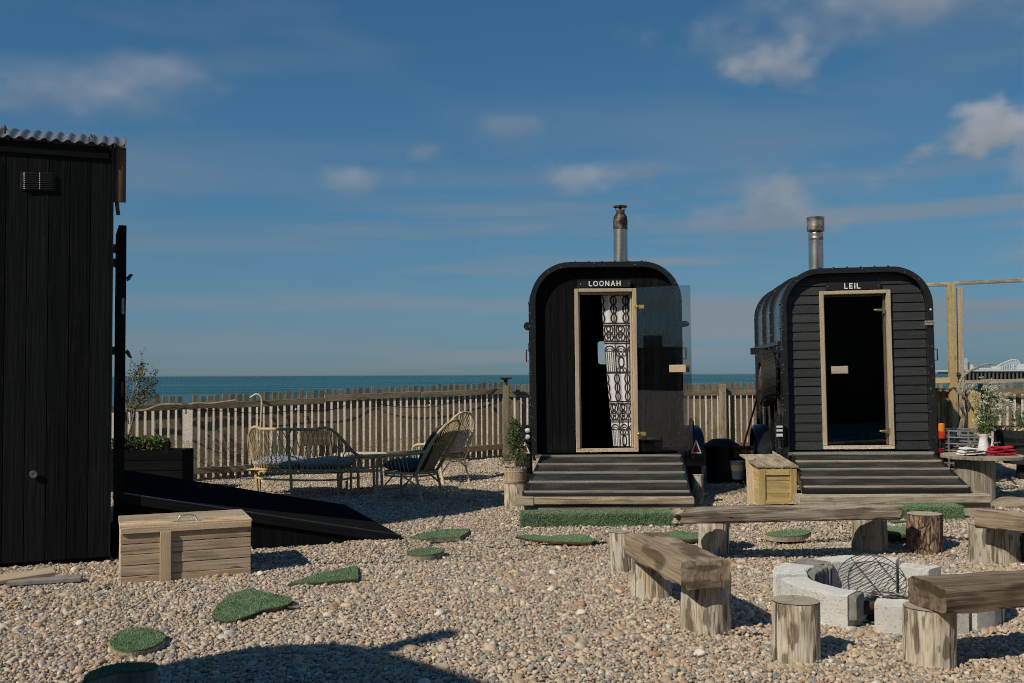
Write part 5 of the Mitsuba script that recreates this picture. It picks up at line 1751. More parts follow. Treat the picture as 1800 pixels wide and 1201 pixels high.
for i, (x, y, yw, L_) in enumerate(((2.36, 6.30, 12, 0.46), (2.52, 6.38, -22, 0.36), (2.30, 6.45, 40, 0.30))):
    lg = thing('charred_log', ['long charred log lying at the front of the ash', 'charred log lying across the ash under the grill', 'short charred log at the left of the ash'][i], 'log')
    d = rot(yw)[:, 0]
    c = np.array([x, y, 0.055 + 0.03 * (i == 0)])
    pts = spline([c - d * L_ / 2, c - d * L_ * .1 + [0, 0, .02], c + d * L_ * .2 + [0, .015, .015], c + d * L_ / 2], 14)
    obj('wood', tube(pts, 0.036 + 0.008 * np.sin(np.arange(14) * 1.3 + i), 9), 'm_char' if i else 'm_soil', lg, smooth=50)
gr = thing('cooking_grill', 'round wire cooking grill leaning inside the fire pit', 'grill')
gc, gR = np.array([2.465, 6.90, 0.122]), 0.225
gu, gv = unit([0.97, -0.24, 0.03]), unit([0.10, 0.72, 0.70])
gv = unit(gv - gu * gu.dot(gv))
gn = np.cross(gu, gv)
q = np.linspace(0, 2 * np.pi, 49)
obj('ring', tube([gc + gR * (math.cos(t) * gu + math.sin(t) * gv) for t in q], 0.0034, 6, False), 'm_soot', gr)
rg = np.random.default_rng(3)
ga = math.radians(30)
bu, bv = math.cos(ga) * gu + math.sin(ga) * gv, -math.sin(ga) * gu + math.cos(ga) * gv
for o_ in np.linspace(-0.93, 0.93, 19):
    hl = math.sqrt(1 - o_ * o_) * gR
    s = np.linspace(-hl, hl, 14)
    wv = 0.004 * np.sin(s * 52 + rg.uniform(0, 6)) * (1 if abs(o_) < .8 else 0)
    obj('wire', tube([gc + bu * a + bv * (o_ * gR + b) - gn * 0.004 for a, b in zip(s, wv)], 0.0022, 5), 'm_soot', gr)
obj('cross_wire', tube([gc - bv * gR - gn * 0.009, gc + bv * gR - gn * 0.009], 0.0036, 5), 'm_soot', gr)
obj('cross_wire', tube([gc + bu * 0.14 - bv * gR * .8 - gn * 0.009, gc + bu * 0.14 + bv * gR * .8 - gn * 0.009], 0.003, 5), 'm_soot', gr)


# ------------------------------------------------------------------ cane furniture
def cane_sofa(key, loc, yaw, Lx, Dy, mat):
    def put(name, mesh, mt=mat, parent=None, **kw):
        return obj(name, mesh.tf(loc, yaw), mt, parent or key, **kw)

    def plan(s, gx=0.0, gy=0.0):
        """U round the back: s from 0 (left arm front) to 1 (right arm front); x across, y forward"""
        a = (s - 0.5) * 2
        t = a * 1.40
        e = 2 / 2.8
        sx, cy_ = math.sin(t), math.cos(t)
        x = math.copysign(abs(sx) ** e, sx) * (Lx / 2 + gx)
        y = Dy - (Dy + gy) * abs(cy_) ** e * 1.02
        return x, y

    def top(s):
        x, y = plan(s, 0.05, 0.10)
        a = abs(s - 0.5) * 2
        z = 0.52 + 0.38 * (1 - S(0.38, 0.98, a)) - 0.02 * (a < 0.3)
        return np.array([x * (1 + 0.02), y - 0.08 * (z - 0.52), z])

    def low(s):
        x, y = plan(s, 0, 0)
        return np.array([x, y, 0.355])
    ss = np.linspace(0.0, 1.0, 60)
    tp = [top(s) for s in ss]
    fl, fr2 = low(0.0), low(1.0)
    tp = [fl * [1, 1, 0] + [0, 0.02, 0.36]] + [fl * [1, 1, 0] + [0, 0.03, 0.46]] + tp + [fr2 * [1, 1, 0] + [0, 0.03, 0.46]] + [fr2 * [1, 1, 0] + [0, 0.02, 0.36]]
    put('top_rail', tube(spline(tp, 110), 0.019, 8))
    for z, rr in ((0.355, 0.015), (0.325, 0.012), (0.235, 0.013)):
        put('seat_rail', tube([low(s) * [1, 1, 0] + [0, 0, z] for s in ss], rr, 7))
    put('seat_rail', tube([low(0.0), low(1.0)], 0.016, 7))
    n = 34
    for sgn in (-1, 1):
        for i in range(n):
            s0 = 0.02 + 0.96 * i / (n - 1)
            s1 = s0 + sgn * 0.055
            if not 0.01 < s1 < 0.99:
                continue
            a, b = low(s0), top(s1)
            mid = (a + b) / 2 + np.array([0, -0.012, 0])
            put('weave', tube([a, mid, b], 0.0055, 4))
    put('seat_slats', box((0, Dy * 0.5, 0.345), (Lx * 0.94, Dy * 0.82, 0.012)))
    for s in (0.20, 0.5, 0.80):
        a, b = top(s), low(s)
        g = b * [1, 1, 0] + (b - a) * [0.25, 0.25, 0]
        put('leg', tube([a + [0, -.01, 0], b + [0, -0.016, 0], g + [0, 0, -0.02]], [0.014, 0.018, 0.020], 7))
    for s in (0.0, 1.0):
        b = low(s)
        put('leg', tube([b + [0, 0, 0.02], b * [1, 1, 0] + [0, 0.02, -0.03]], 0.019, 7))
    for s in (0.08, 0.92):
        b = low(s)
        put('leg', tube([b, b * [1, 1, 0] + [0, 0, -0.03]], 0.017, 7))


so = thing('cane_sofa', 'two seat cane sofa with a woven lattice back, seen from behind by the fence', 'sofa')
br = GP(585, 879)
sy = -14.0
d1 = np.array([math.cos(math.radians(sy)), math.sin(math.radians(sy)), 0])
sl3 = br - d1 * 0.45
sl3[2] = float(gz(*sl3[:2])) + 0.0
cane_sofa(so, sl3 + rot(sy)[:, 1] * 0.04 - d1 * 0.13, sy, 1.42, 0.66, 'm_rattan')
cu = thing('sofa_cushion', 'long grey seat cushion on the cane sofa', 'cushion')
for i, (x, w) in enumerate(((-0.33, 0.66), (0.33, 0.66))):
    obj('pad', pillow(w, 0.56, 0.15, wr=0.05, seed=i).tf((x, 0.34, 0.43)).tf(sl3 + rot(sy)[:, 1] * 0.04 - d1 * 0.13, sy), 'm_grey_cloth', cu, smooth=True)


def cane_chair(key, loc, yaw, mat, sc=1.0, weave=13, lean=0.40):
    def put(name, mesh, mt=mat, parent=None, **kw):
        return obj(name, mesh.tf((0, 0, 0), 0, 0, 0, sc).tf(loc, yaw), mt, parent or key, **kw)
    q = np.linspace(0, 2 * np.pi, 40)
    W2_, D2 = 0.31, 0.31
    seat = [np.array([W2_ * math.copysign(abs(math.cos(t)) ** 0.8, math.cos(t)), D2 * math.copysign(abs(math.sin(t)) ** 0.8, math.sin(t)), 0.36]) for t in q]
    put('seat_rail', tube(seat, 0.016, 7, False))
    put('seat_rail', tube([p - [0, 0, 0.035] for p in seat], 0.012, 6, False))

    def bk(x, h):
        """point of the leaning back: x across, h up along it"""
        return np.array([x, -0.25 - h * math.sin(lean) - 0.12 * (x * x) * -1.2, 0.36 + h * math.cos(lean)])
    hoop = [bk(-0.27, 0.0), bk(-0.30, 0.2), bk(-0.31, 0.4), bk(-0.25, 0.62), bk(-0.12, 0.745), bk(0, 0.77), bk(0.12, 0.745), bk(0.25, 0.62), bk(0.31, 0.4), bk(0.30, 0.2), bk(0.27, 0.0)]
    hp_ = spline(hoop, 60)
    put('back_hoop', tube(hp_, 0.019, 8))
    for i in range(weave):
        x = -0.25 + 0.5 * i / (weave - 1)
        ht = 0.77 * math.sqrt(max(0.0, 1 - (x / 0.315) ** 2)) * 0.98
        xo = x * 0.55
        put('back_cane', tube(spline([bk(xo, 0.0), bk(xo * 1.15, 0.3), bk(x, ht)], 9), 0.0055, 5))
    for i in range(weave - 2):
        x = -0.24 + 0.48 * i / (weave - 3)
        ht = 0.77 * math.sqrt(max(0.0, 1 - (x / 0.315) ** 2)) * 0.97
        put('back_cane', tube([bk(x * 0.6, 0.42), bk(x * 1.0 + 0.03, ht)], 0.0045, 5))
    put('back_band', tube([bk(x, 0.43) for x in np.linspace(-0.30, 0.30, 12)], 0.010, 6))
    for s in (-1, 1):
        arm = spline([bk(s * 0.305, 0.33), (s * 0.345, -0.12, 0.60), (s * 0.345, 0.12, 0.585), (s * 0.335, 0.275, 0.53), (s * 0.315, 0.30, 0.40), (s * 0.30, 0.31, 0.2), (s * 0.30, 0.32, -0.03)], 40)
        put('arm', tube(arm, 0.018, 8))
        for y in np.linspace(-0.16, 0.24, 8):
            put('arm_cane', tube([(s * 0.31, y, 0.36), (s * 0.335, y + 0.04, 0.585)], 0.005, 4))
        b = bk(s * 0.27, 0.0)
        put('leg', tube([bk(s * 0.285, 0.42), b + [0, 0.01, 0], (s * 0.27, -0.34, -0.03)], [0.013, 0.017, 0.02], 7))
        put('leg', tube([(s * 0.31, -0.02, 0.36), b + [s * 0.01, -0.03, -0.16], (s * 0.275, -0.315, -0.03)], 0.012, 6))
        put('leg', tube([(s * 0.31, 0.05, 0.35), (s * 0.30, 0.24, 0.16), (s * 0.30, 0.31, 0.06)], 0.011, 6))
    put('seat_web', lathe([(0.01, 0), (0.29, 0)], 20, (0, 0, 0.345)))


ca = thing('cane_armchair', 'cane armchair with dark cushions, the nearer of the two', 'armchair')
cl = GP(745, 885) + [-0.2, 0.105, 0]
cl[2] = float(gz(cl[0], cl[1]))
cyaw = 66
cane_chair(ca, cl + [0.0, 0.28, 0], cyaw, 'm_rattan', 0.97, lean=0.54)
cu = thing('seat_cushion', 'blue grey seat cushion on the nearer cane armchair', 'cushion')
obj('pad', pillow(0.56, 0.56, 0.15, wr=0.03, seed=5).tf((0, 0.01, 0.43)).tf(cl + [0.0, 0.28, 0], cyaw), 'm_navy', cu, smooth=True)
cu = thing('back_cushion', 'dark navy back cushion leaning in the nearer cane armchair', 'cushion')
obj('pad', pillow(0.50, 0.58, 0.13, wr=0.03, seed=6).tf((0, 0, 0), 0, 90 + math.degrees(0.54)).tf((0, -0.36, 0.68)).tf(cl + [0.0, 0.28, 0], cyaw), 'm_navy', cu, smooth=True)
cb = thing('cane_armchair', 'pale sunlit cane armchair, the farther of the two', 'armchair')
cl2 = GP(800, 853) + [-0.22, 0.37, 0]
cl2[2] = float(gz(cl2[0], cl2[1]))
cane_chair(cb, cl2, 48, 'm_rattan_pale', 0.93, lean=0.36)
cu = thing('patterned_cushion', 'pale grey cushion in the farther cane armchair', 'cushion')
obj('pad', pillow(0.46, 0.46, 0.14, wr=0.04, seed=8).tf((0, 0, 0), 0, 110).tf((0.0, -0.28, 0.60)).tf(cl2, 48), 'm_grey_cloth', cu, smooth=True)
cu = thing('seat_cushion', 'dark seat cushion on the farther cane armchair', 'cushion')
obj('pad', pillow(0.56, 0.56, 0.12, wr=0.03, seed=9).tf((0, 0.01, 0.42)).tf(cl2, 48), 'm_navy', cu, smooth=True)

tb = thing('cane_table', 'low oval cane table with a pale top between sofa and armchairs', 'table')
tc = PY(634, 797, 13.3)
q = np.arange(32) * 2 * np.pi / 32
zt2 = tc[2]
obj('table_top', loft(np.array([[(tc[0] + 0.36 * r_ * math.cos(t), tc[1] + 0.27 * r_ * math.sin(t), zt2 + z) for t in q] for r_, z in ((0.97, -0.03), (1.0, -0.022), (1.0, -0.006), (0.97, 0))])), 'm_rattan_pale', tb, smooth=35)
obj('rim', tube([(tc[0] + 0.355 * math.cos(t), tc[1] + 0.265 * math.sin(t), zt2 - 0.035) for t in np.linspace(0, 2 * np.pi, 33)], 0.014, 7, False), 'm_rattan', tb)
obj('shelf', loft(np.array([[(tc[0] + 0.28 * math.cos(t), tc[1] + 0.2 * math.sin(t), zt2 - 0.24 + z) for t in q] for z in (0, 0.015)])), 'm_rattan', tb)
for t in (0.6, 2.3, 3.9, 5.4):
    p = np.array([tc[0] + 0.30 * math.cos(t), tc[1] + 0.22 * math.sin(t), zt2 - 0.03])
    obj('leg', tube([p, p + [0.03 * math.cos(t), 0.03 * math.sin(t), -zt2 + 0.0]], 0.018, 7), 'm_rattan', tb)


# ------------------------------------------------------------------ plants
def leaf_cloud(pts, size, col, seed, aspect=0.5, spread=0.4, up_bias=0.3):
    """many small leaf faces at the given points"""
    r = np.random.default_rng(seed)
    n = len(pts)
    d = r.normal(size=(n, 3))
    d[:, 2] += up_bias
    d /= np.linalg.norm(d, axis=1, keepdims=True)
    s = np.cross(d, r.normal(size=(n, 3)))
    s /= np.linalg.norm(s, axis=1, keepdims=True)
    L_ = size * r.uniform(0.6, 1.3, (n, 1))
    a, b = pts, pts + d * L_
    mid = pts + d * L_ * 0.5
    nrm = np.cross(d, s) * L_ * 0.12
    v = np.stack([a, mid + s * L_ * aspect / 2 + nrm, b, mid - s * L_ * aspect / 2 + nrm], 1).reshape(-1, 3)
    f = np.arange(n)[:, None] * 4 + np.array([[0, 1, 2, 3]])
    c = np.asarray(col) * r.uniform(1 - spread, 1 + spread, (n, 1)) * (1 + r.normal(0, 0.06, (n, 3)))
    return Mesh().add(v, f, None, np.repeat(np.clip(c, 0.005, 0.9), 4, 0))


pot = thing('barrel_pot', 'pale wooden barrel pot on the stump left of the open door trailer', 'pot')
Yp = 11.25
pc = PY(906, 848, Yp)
r1 = 20.5 / F * Yp
hpot = PY(906, 822, Yp)[2] - pc[2]
obj('tub', lathe([(r1 * 0.80, 0), (r1 * 0.86, hpot * 0.3), (r1 * 0.98, hpot), (r1 * 0.93, hpot), (r1 * 0.90, hpot * 0.88), (0.01, hpot * 0.88)], 26, pc), 'm_frame', pot, smooth=35)
for z in (0.16, 0.78):
    q = np.linspace(0, 2 * np.pi, 27)
    rr = r1 * (0.81 + 0.185 * z)
    obj('hoop', tube([pc + [rr * math.cos(t), rr * math.sin(t), hpot * z] for t in q], 0.009, 6, False), 'm_frame', pot)
for i in range(22):
    t = i * 2 * math.pi / 22 + 0.05
    d = np.array([math.cos(t), math.sin(t), 0])
    obj('stave', bar(pc + d * (r1 * 0.805) + UZ * 0.012, pc + d * (r1 * 0.965) + UZ * (hpot - 0.004), r1 * 0.255, 0.014, d, 0.003), 'm_frame', pot)
obj('soil', lathe([(r1 * 0.88, hpot * 0.9), (0.01, hpot * 0.93)], 16, pc), 'm_soil', pot)
cf = thing('potted_conifer', 'small cone shaped conifer growing in the barrel pot', 'conifer')
hc_ = PY(905, 741, Yp)[2] - pc[2] - hpot
obj('trunk', tube([pc + [0, 0, hpot * 0.8], pc + [0, 0, hpot + hc_ * 0.85]], [0.014, 0.004], 6), 'm_bark', cf)
r = np.random.default_rng(12)
pts = []
for i in range(170):
    q = r.uniform(0.03, 1.0)
    t = r.uniform(0, 2 * np.pi)
    R_ = 0.19 * (1 - q) ** 0.8 * r.uniform(0.7, 1.25) + 0.012
    base = pc + [0, 0, hpot + hc_ * q * 0.94]
    tip = base + [R_ * math.cos(t), R_ * math.sin(t), 0.05 + 0.02 * r.normal()]
    k_ = 24
    w = r.uniform(0.25, 1, (k_, 1))
    pts.append(base + (tip - base) * w + r.normal(0, 0.012, (k_, 3)))
obj('foliage', leaf_cloud(np.vstack(pts), 0.028, (0.085, 0.125, 0.048), 5, 0.35, 0.6, 0.9), 'm_leaf', cf)
stump('log_stump', 'streaked wide stump carrying the barrel pot left of the ramp', 'stump', np.array([pc[0], pc[1], 0.04]), 0.122, pc[2] - 0.05, 37, flare=-0.12, rough=0.05)

pl = thing('black_planter', 'long black timber planter box behind the hut', 'planter')
A, B = PY(160, 816, 13.3), PY(322, 818, 13.3)
zt3 = PY(318, 791, 13.3)[2]
w_ = B[0] - A[0]
for i in range(4):
    z = 0.02 + (zt3 - 0.02) * (i + 0.5) / 4
    obj('side_board', box(((A[0] + B[0]) / 2, 13.3, z), (w_, 0.04, (zt3 - 0.02) / 4 - 0.006)), 'm_black_plank', pl)
obj('box_body', box(((A[0] + B[0]) / 2, 13.55, zt3 / 2), (w_ - 0.02, 0.44, zt3 - 0.02)), 'm_black_plank', pl)
obj('handle_post', bar(PY(294, 800, 13.3), PY(294.5, 775, 13.3), 0.06, 0.05, (0, 1, 0)), 'm_black_plank', pl)
r = np.random.default_rng(4)
for i, (x0, x1, yb, yt, col, lab) in enumerate(((205, 250, 795, 763, (0.05, 0.075, 0.025), 'dark leafy herb in the black planter beside the hut door'), (248, 290, 795, 766, (0.10, 0.135, 0.04), 'light green leafy herb in the black planter, right of the darker one'))):
    k = thing('planter_herb', lab, 'plant')
    a, b, c_ = PY(x0, yb, 13.5), PY(x1, yb, 13.5), PY((x0 + x1) / 2, yt, 13.5)
    n = 1500
    u = r.uniform(-1, 1, n)
    P = np.stack([(a[0] + b[0]) / 2 + u * (b[0] - a[0]) / 2, 13.5 + r.uniform(-0.2, 0.2, n), zt3 + (c_[2] - zt3) * r.uniform(0, 1, n) * (1 - 0.35 * u * u) * (0.45 + 0.85 * meshkit.fbm(np.stack([u * 5, u * 0, u * 0 + i * 3.3], -1), 3))], 1)
    obj('foliage', leaf_cloud(P, 0.055, col, 20 + i, 0.5, 0.5, 0.5), 'm_leaf', k)
    for j in range(8):
        x = a[0] + (b[0] - a[0]) * (j + 0.5) / 8
        obj('stem', tube([(x, 13.5, zt3 - 0.1), (x + r.normal(0, .03), 13.5 + r.normal(0, .05), zt3 + 0.14)], 0.005, 4), 'm_drift', k)
sh = thing('twiggy_shrub', 'thin twiggy shrub with sparse leaves rising behind the hut door', 'shrub')
Ysh = 13.9
tw, lf = Mesh(), []
for x0, y0, x1, y1 in ((225, 770, 246, 640), (228, 760, 232, 655), (230, 740, 262, 672), (236, 700, 270, 655), (240, 690, 268, 700), (228, 720, 258, 690), (232, 690, 246, 648), (226, 745, 224, 665), (240, 680, 252, 645)):
    a, b = PY(x0, y0, Ysh + r.normal(0, .1)), PY(x1, y1, Ysh + r.normal(0, .1))
    pts = spline([a, (a + b) / 2 + r.normal(0, 0.05, 3), b], 12)
    tw.join(tube(pts, np.linspace(0.010, 0.004, 12), 5))
    for p in pts[4:]:
        lf.append(p + r.normal(0, 0.045, (9, 3)))
    for p in pts[5::2]:
        q = p + r.normal(0, 0.05, 3) + [0, 0, 0.01]
        tw.join(tube([p, q], 0.003, 4))
        lf.append(q + r.normal(0, 0.025, (12, 3)))
obj('branches', tw, 'm_drift', sh)
obj('leaves', leaf_cloud(np.vstack(lf), 0.034, (0.075, 0.075, 0.040), 31, 0.55, 0.5, 0.2), 'm_leaf', sh)

# ------------------------------------------------------------------ yellow crate
cr = thing('wooden_crate', 'new yellow wooden crate with a framed front beside the shut door trailer ramp', 'crate')
o = GP(1331, 889)
o2 = GP(1404.5, 887)
w = o2[0] - o[0]
Yc = (o[1] + o2[1]) / 2
zb_, zf_ = o[2] - 0.01, PY(1368, 823, Yc)[2]
h = zf_ - zb_
dpt = 0.55
for i in range(3):
    obj('front_board', bar((o[0] + .004, Yc + 0.02, zb_ + h * (i + .5) / 3), (o2[0] - .004, Yc + 0.02, zb_ + h * (i + .5) / 3), 0.02, h / 3 - 0.004), 'm_crate', cr)
fw = 0.075
for x in (o[0] + fw / 2, o2[0] - fw / 2):
    obj('front_stile', bar((x, Yc, zb_), (x, Yc, zf_), 0.022, fw, (1, 0, 0)), 'm_crate', cr)
for z in (zb_ + fw / 2, zf_ - fw * 0.55):
    obj('front_rail', bar((o[0] + fw + .002, Yc, z), (o2[0] - fw - .002, Yc, z), 0.022, fw), 'm_crate', cr)
zbk = zf_ + 0.085
for x in (o[0] + 0.012, o2[0] - 0.012):
    for i in range(3):
        obj('side_board', bar((x, Yc + 0.035, zb_ + h * (i + .5) / 3), (x, Yc + dpt, zb_ + h * (i + .5) / 3), 0.022, h / 3 - 0.004), 'm_crate', cr)
    obj('corner_post', bar((x, Yc + 0.012, zb_), (x, Yc + 0.012, zf_), 0.024, 0.024, (1, 0, 0)), 'm_frame', cr)
obj('back_board', box(((o[0] + o2[0]) / 2, Yc + dpt, (zb_ + zbk) / 2), (w, 0.02, zbk - zb_)), 'm_crate', cr)
nl = 5
for i in range(nl):
    x = o[0] - 0.02 + (w + 0.04) * (i + 0.5) / nl
    obj('lid_plank', bar((x, Yc - 0.025, zf_ + 0.012), (x - 0.055, Yc + dpt + 0.04, zbk + 0.012), (w + 0.04) / nl - 0.004, 0.022), 'm_weathered', cr)
sb = thing('leaning_board', 'pale upright board standing at the left side of the yellow crate', 'board')
a, b = PY(1322, 886, Yc + 0.2), PY(1318, 803, Yc + 0.3)
obj('plank', bar(a, b, 0.025, 0.095, (1, 0, 0)), 'm_frame', sb)

# ------------------------------------------------------------------ between the trailers
bn = thing('lidded_tub', 'black round tub with a lid in the shade between the trailers', 'tub')
c = PY(1268, 792, 13.3)
c = np.array([c[0], 13.3, 0.1])
zl = PY(1268, 788, 13.3)[2]
obj('drum', lathe([(0.19, 0), (0.23, zl - 0.1), (0.235, zl - 0.08), (0.22, zl - 0.08)], 24, c), 'm_black', bn, smooth=35)
obj('lid', lathe([(0.245, zl - 0.085), (0.25, zl - 0.06), (0.20, zl - 0.03), (0.12, zl + 0.02), (0.02, zl + 0.03)], 24, c), 'm_rubber', bn, smooth=35)
c = PY(1312, 790, 13.1)
tb2 = thing('low_tub', 'low black tub against the mudguard of the shut door trailer', 'tub')
obj('basin', lathe([(0.16, 0), (0.20, 0.42), (0.215, 0.43), (0.19, 0.43), (0.16, 0.05), (0.01, 0.05)], 24, (c[0], 13.1, 0.1)), 'm_black', tb2, smooth=35)
bu_ = thing('blue_bucket', 'blue bucket with a yellowish label in the shade between the trailers', 'bucket')
c = PY(1297, 842, 11.9)
scene['m_blue'] = two(pr((0.025, 0.04, 0.065), 0.6, 0.2))
scene['m_label'] = two(pr((0.09, 0.072, 0.035), 0.7, 0.3))
hb_ = PY(1297, 812, 11.9)[2] - c[2]
obj('pail', lathe([(0.065, 0), (0.085, hb_), (0.09, hb_ + .008), (0.08, hb_ + .008), (0.065, 0.02), (0.01, 0.02)], 20, c), 'm_blue', bu_, smooth=35)
obj('label', lathe([(0.0765, hb_ * 0.5), (0.0825, hb_ * 0.82)], 20, c), 'm_label', bu_, smooth=35)
rh = thing('red_broom', 'broom with a red handle leaning on the shut door trailer', 'broom')
A, B = PY(1307, 785, 12.7), PY(1337.5, 676, 13.0)
obj('handle', tube([A, B], 0.0125, 8), 'm_red', rh)
obj('brush_head', bar(A + [-0.14, 0, -0.02], A + [0.14, 0, -0.02], 0.05, 0.05), 'm_black', rh)
obj('bristles', box(A + np.array([0, 0, -0.09]), (0.26, 0.05, 0.10), bev=0.01), 'm_soil', rh)

# ------------------------------------------------------------------ right: cable reel table and what stands on it
rl_ = thing('cable_reel_table', 'old wooden cable reel used as a table right of the ramp', 'table')
Yr = 10.75
rc = PY(1727, 803, Yr)
zt4 = rc[2]
dc = PY(1730, 888, Yr)
dr0 = 33 / F * Yr
nst = 17
for i in range(nst):
    t = (i + 0.5) * 2 * math.pi / nst
    d = np.array([math.cos(t), math.sin(t), 0])
    c = np.array([dc[0], Yr + dr0, 0]) + d * (dr0 - 0.012)
    obj('drum_stave', bar(c + UZ * (dc[2] - 0.05), c + UZ * (zt4 - 0.03), 2 * math.pi * dr0 / nst - 0.004, 0.024, d, 0.004), 'm_drum', rl_)
obj('drum_core', lathe([(dr0 - 0.03, 0), (dr0 - 0.03, zt4 - 0.03)], 20, (dc[0], Yr + dr0, 0.0)), 'm_soil', rl_)
R_ = 68 / F * (Yr + dr0)
tcx = PY(1727, 803, Yr + dr0)[0]
for i in range(7):
    y0 = -R_ + 2 * R_ * i / 7
    g = sg.Point(0, 0).buffer(R_, 24).intersection(sg.box(-2, y0 + 0.002, 2, y0 + 2 * R_ / 7 - 0.002))
    m = extr(g, 0, 0.03)
    m.v = [np.stack([v[:, 0], v[:, 2], 0.015 - v[:, 1]], 1) for v in m.v]
    obj('top_plank', m.tf((tcx, Yr + dr0, zt4 - 0.012 + 0.001 * (i % 2)), 12), 'm_drum', rl_)
bd_ = thing('reel_disc', 'round weathered wooden disc lying on the shingle at the foot of the reel table', 'disc')
c = GP(1775, 885, 0.03)
g = sg.Point(0, 0).buffer(0.24, 20)
m = extr(g, 0, 0.035)
m.v = [np.stack([v[:, 0], v[:, 2], -v[:, 1]], 1) for v in m.v]
obj('board', m.tf((0, 0, 0), 0, 4, -5).tf((c[0], c[1], c[2] + 0.02)), 'm_drum', bd_)
jg = thing('enamel_jug', 'white enamel jug holding flowers on the reel table', 'jug')
jc = np.array([PY(1729, 796, Yr + 0.30)[0], Yr + 0.30, zt4 + 0.005])
s_ = (PY(1729, 762, Yr + .3)[2] - jc[2]) / 0.235
J = lathe([(0.066, 0), (0.068, 0.008), (0.062, 0.06), (0.050, 0.13), (0.044, 0.165), (0.048, 0.195), (0.058, 0.232), (0.055, 0.232), (0.044, 0.195), (0.04, 0.16), (0.01, 0.16)], 28)
J.tf((0, 0, 0), 0, 0, 0, s_)
for v in J.v:
    lip = (v[:, 2] > 0.19 * s_) & (v[:, 0] < -0.02)
    v[lip, 0] -= (v[lip, 2] - 0.19 * s_) * 0.9 * np.clip(-v[lip, 0] / 0.05, 0, 1)
obj('body', J.tf(jc), 'm_enamel', jg, smooth=40)
obj('handle', tube(spline(np.array([(0.045, 0, 0.185), (0.085, 0, 0.215), (0.105, 0, 0.18), (0.10, 0, 0.12), (0.075, 0, 0.07), (0.058, 0, 0.05)]) * s_ + jc, 20), 0.008, 7), 'm_enamel', jg)
fw_ = thing('cow_parsley', 'tall bunch of white frothy flowers with green stems in the jug', 'flowers')
r = np.random.default_rng(77)
st, lf, hd = Mesh(), [], []
for i in range(36):
    tx, ty = np.clip(r.normal(1745, 21), 1700, 1800), np.clip(r.normal(708, 20), 668, 752)
    b = PY(tx, ty, Yr + 0.30 + r.normal(0, 0.09))
    a = jc + [r.normal(0, 0.015), r.normal(0, 0.015), 0.16 * s_]
    pts = spline([a, a + (b - a) * 0.45 + [0, 0, 0.05], b], 10)
    st.join(tube(pts, np.linspace(0.0042, 0.0022, 10), 4))
    for p in pts[2:8]:
        lf.append(p + r.normal(0, 0.022, (9, 3)))
    for j in range(6):
        o_ = b + np.array([r.normal(0, 0.028), r.normal(0, 0.028), r.normal(0, 0.012)])
        st.join(tube([pts[-2], o_], 0.0014, 3))
        hd.append(o_ + r.normal(0, 0.010, (15, 3)) * [1, 1, 0.5])
st.c = [np.tile(np.array([[0.16, 0.20, 0.08]]), (len(v), 1)) for v in st.v]
obj('stems', st, 'm_leaf', fw_)
obj('leaves', leaf_cloud(np.vstack(lf), 0.030, (0.12, 0.17, 0.065), 41, 0.35, 0.4, 0.4), 'm_leaf', fw_)
obj('flower_heads', leaf_cloud(np.vstack(hd), 0.011, (0.56, 0.58, 0.50), 42, 0.9, 0.25, 0.6), 'm_leaf', fw_)


def folded_cloth(k, c, w, d, folds, mat, seed, hh=0.018, mat2=None):
    r_ = np.random.default_rng(seed)
    for i in range(folds):
        z = i * hh * 1.02
        sx = 1 - 0.07 * i
        P = []
        n = 22
        for j in range(n + 1):
            q = j / n
            x = (q - 0.5) * w * sx
            wob = 0.010 * math.sin(q * 7 + i * 1.7 + seed) + 0.005 * math.sin(q * 17 + i)
            zz = z + 0.007 * math.sin(q * 5 + i * 2.1)
            e = 0.5 + 0.5 * min(1, 6 * min(q, 1 - q) + 0.2)
            P.append([(x + wob * .3, wob + a * d / 2 * e, zz + b * hh * 0.5 * e + hh / 2) for a, b in ((-1, -0.5), (-1.06, 0), (-1, 0.6), (-0.5, 0.95), (0.5, 1.0), (1, 0.6), (1, -0.5), (0, -0.95))])
        m = loft(np.array(P)).tf(c, r_.normal(0, 4))
        obj('fold', m, mat2 if (mat2 and i % 2) else mat, k, smooth=50)


tw1 = thing('folded_towel', 'folded white towel with dark stripes at the left of the reel table', 'towel')
c = PY(1709, 801, Yr + 0.14)
folded_cloth(tw1, np.array([c[0], Yr + 0.16, zt4 + 0.004]), 0.29, 0.20, 4, 'm_white_cloth', 3, 0.019)
for i in range(3):
    obj('stripe', tube(spline([(c[0] + x, Yr + 0.055 - 0.002 * i, zt4 + 0.018 + 0.0195 * i + 0.004 * math.sin(x * 30 + i)) for x in np.linspace(-0.12, 0.12, 8)], 20), 0.0035, 5), 'm_navy', tw1)
tw2 = thing('folded_towel', 'folded crimson towel at the right of the reel table', 'towel')
c = PY(1761, 801, Yr + 0.14)
folded_cloth(tw2, np.array([c[0], Yr + 0.16, zt4 + 0.004]), 0.31, 0.20, 5, 'm_red_cloth', 8, 0.019)

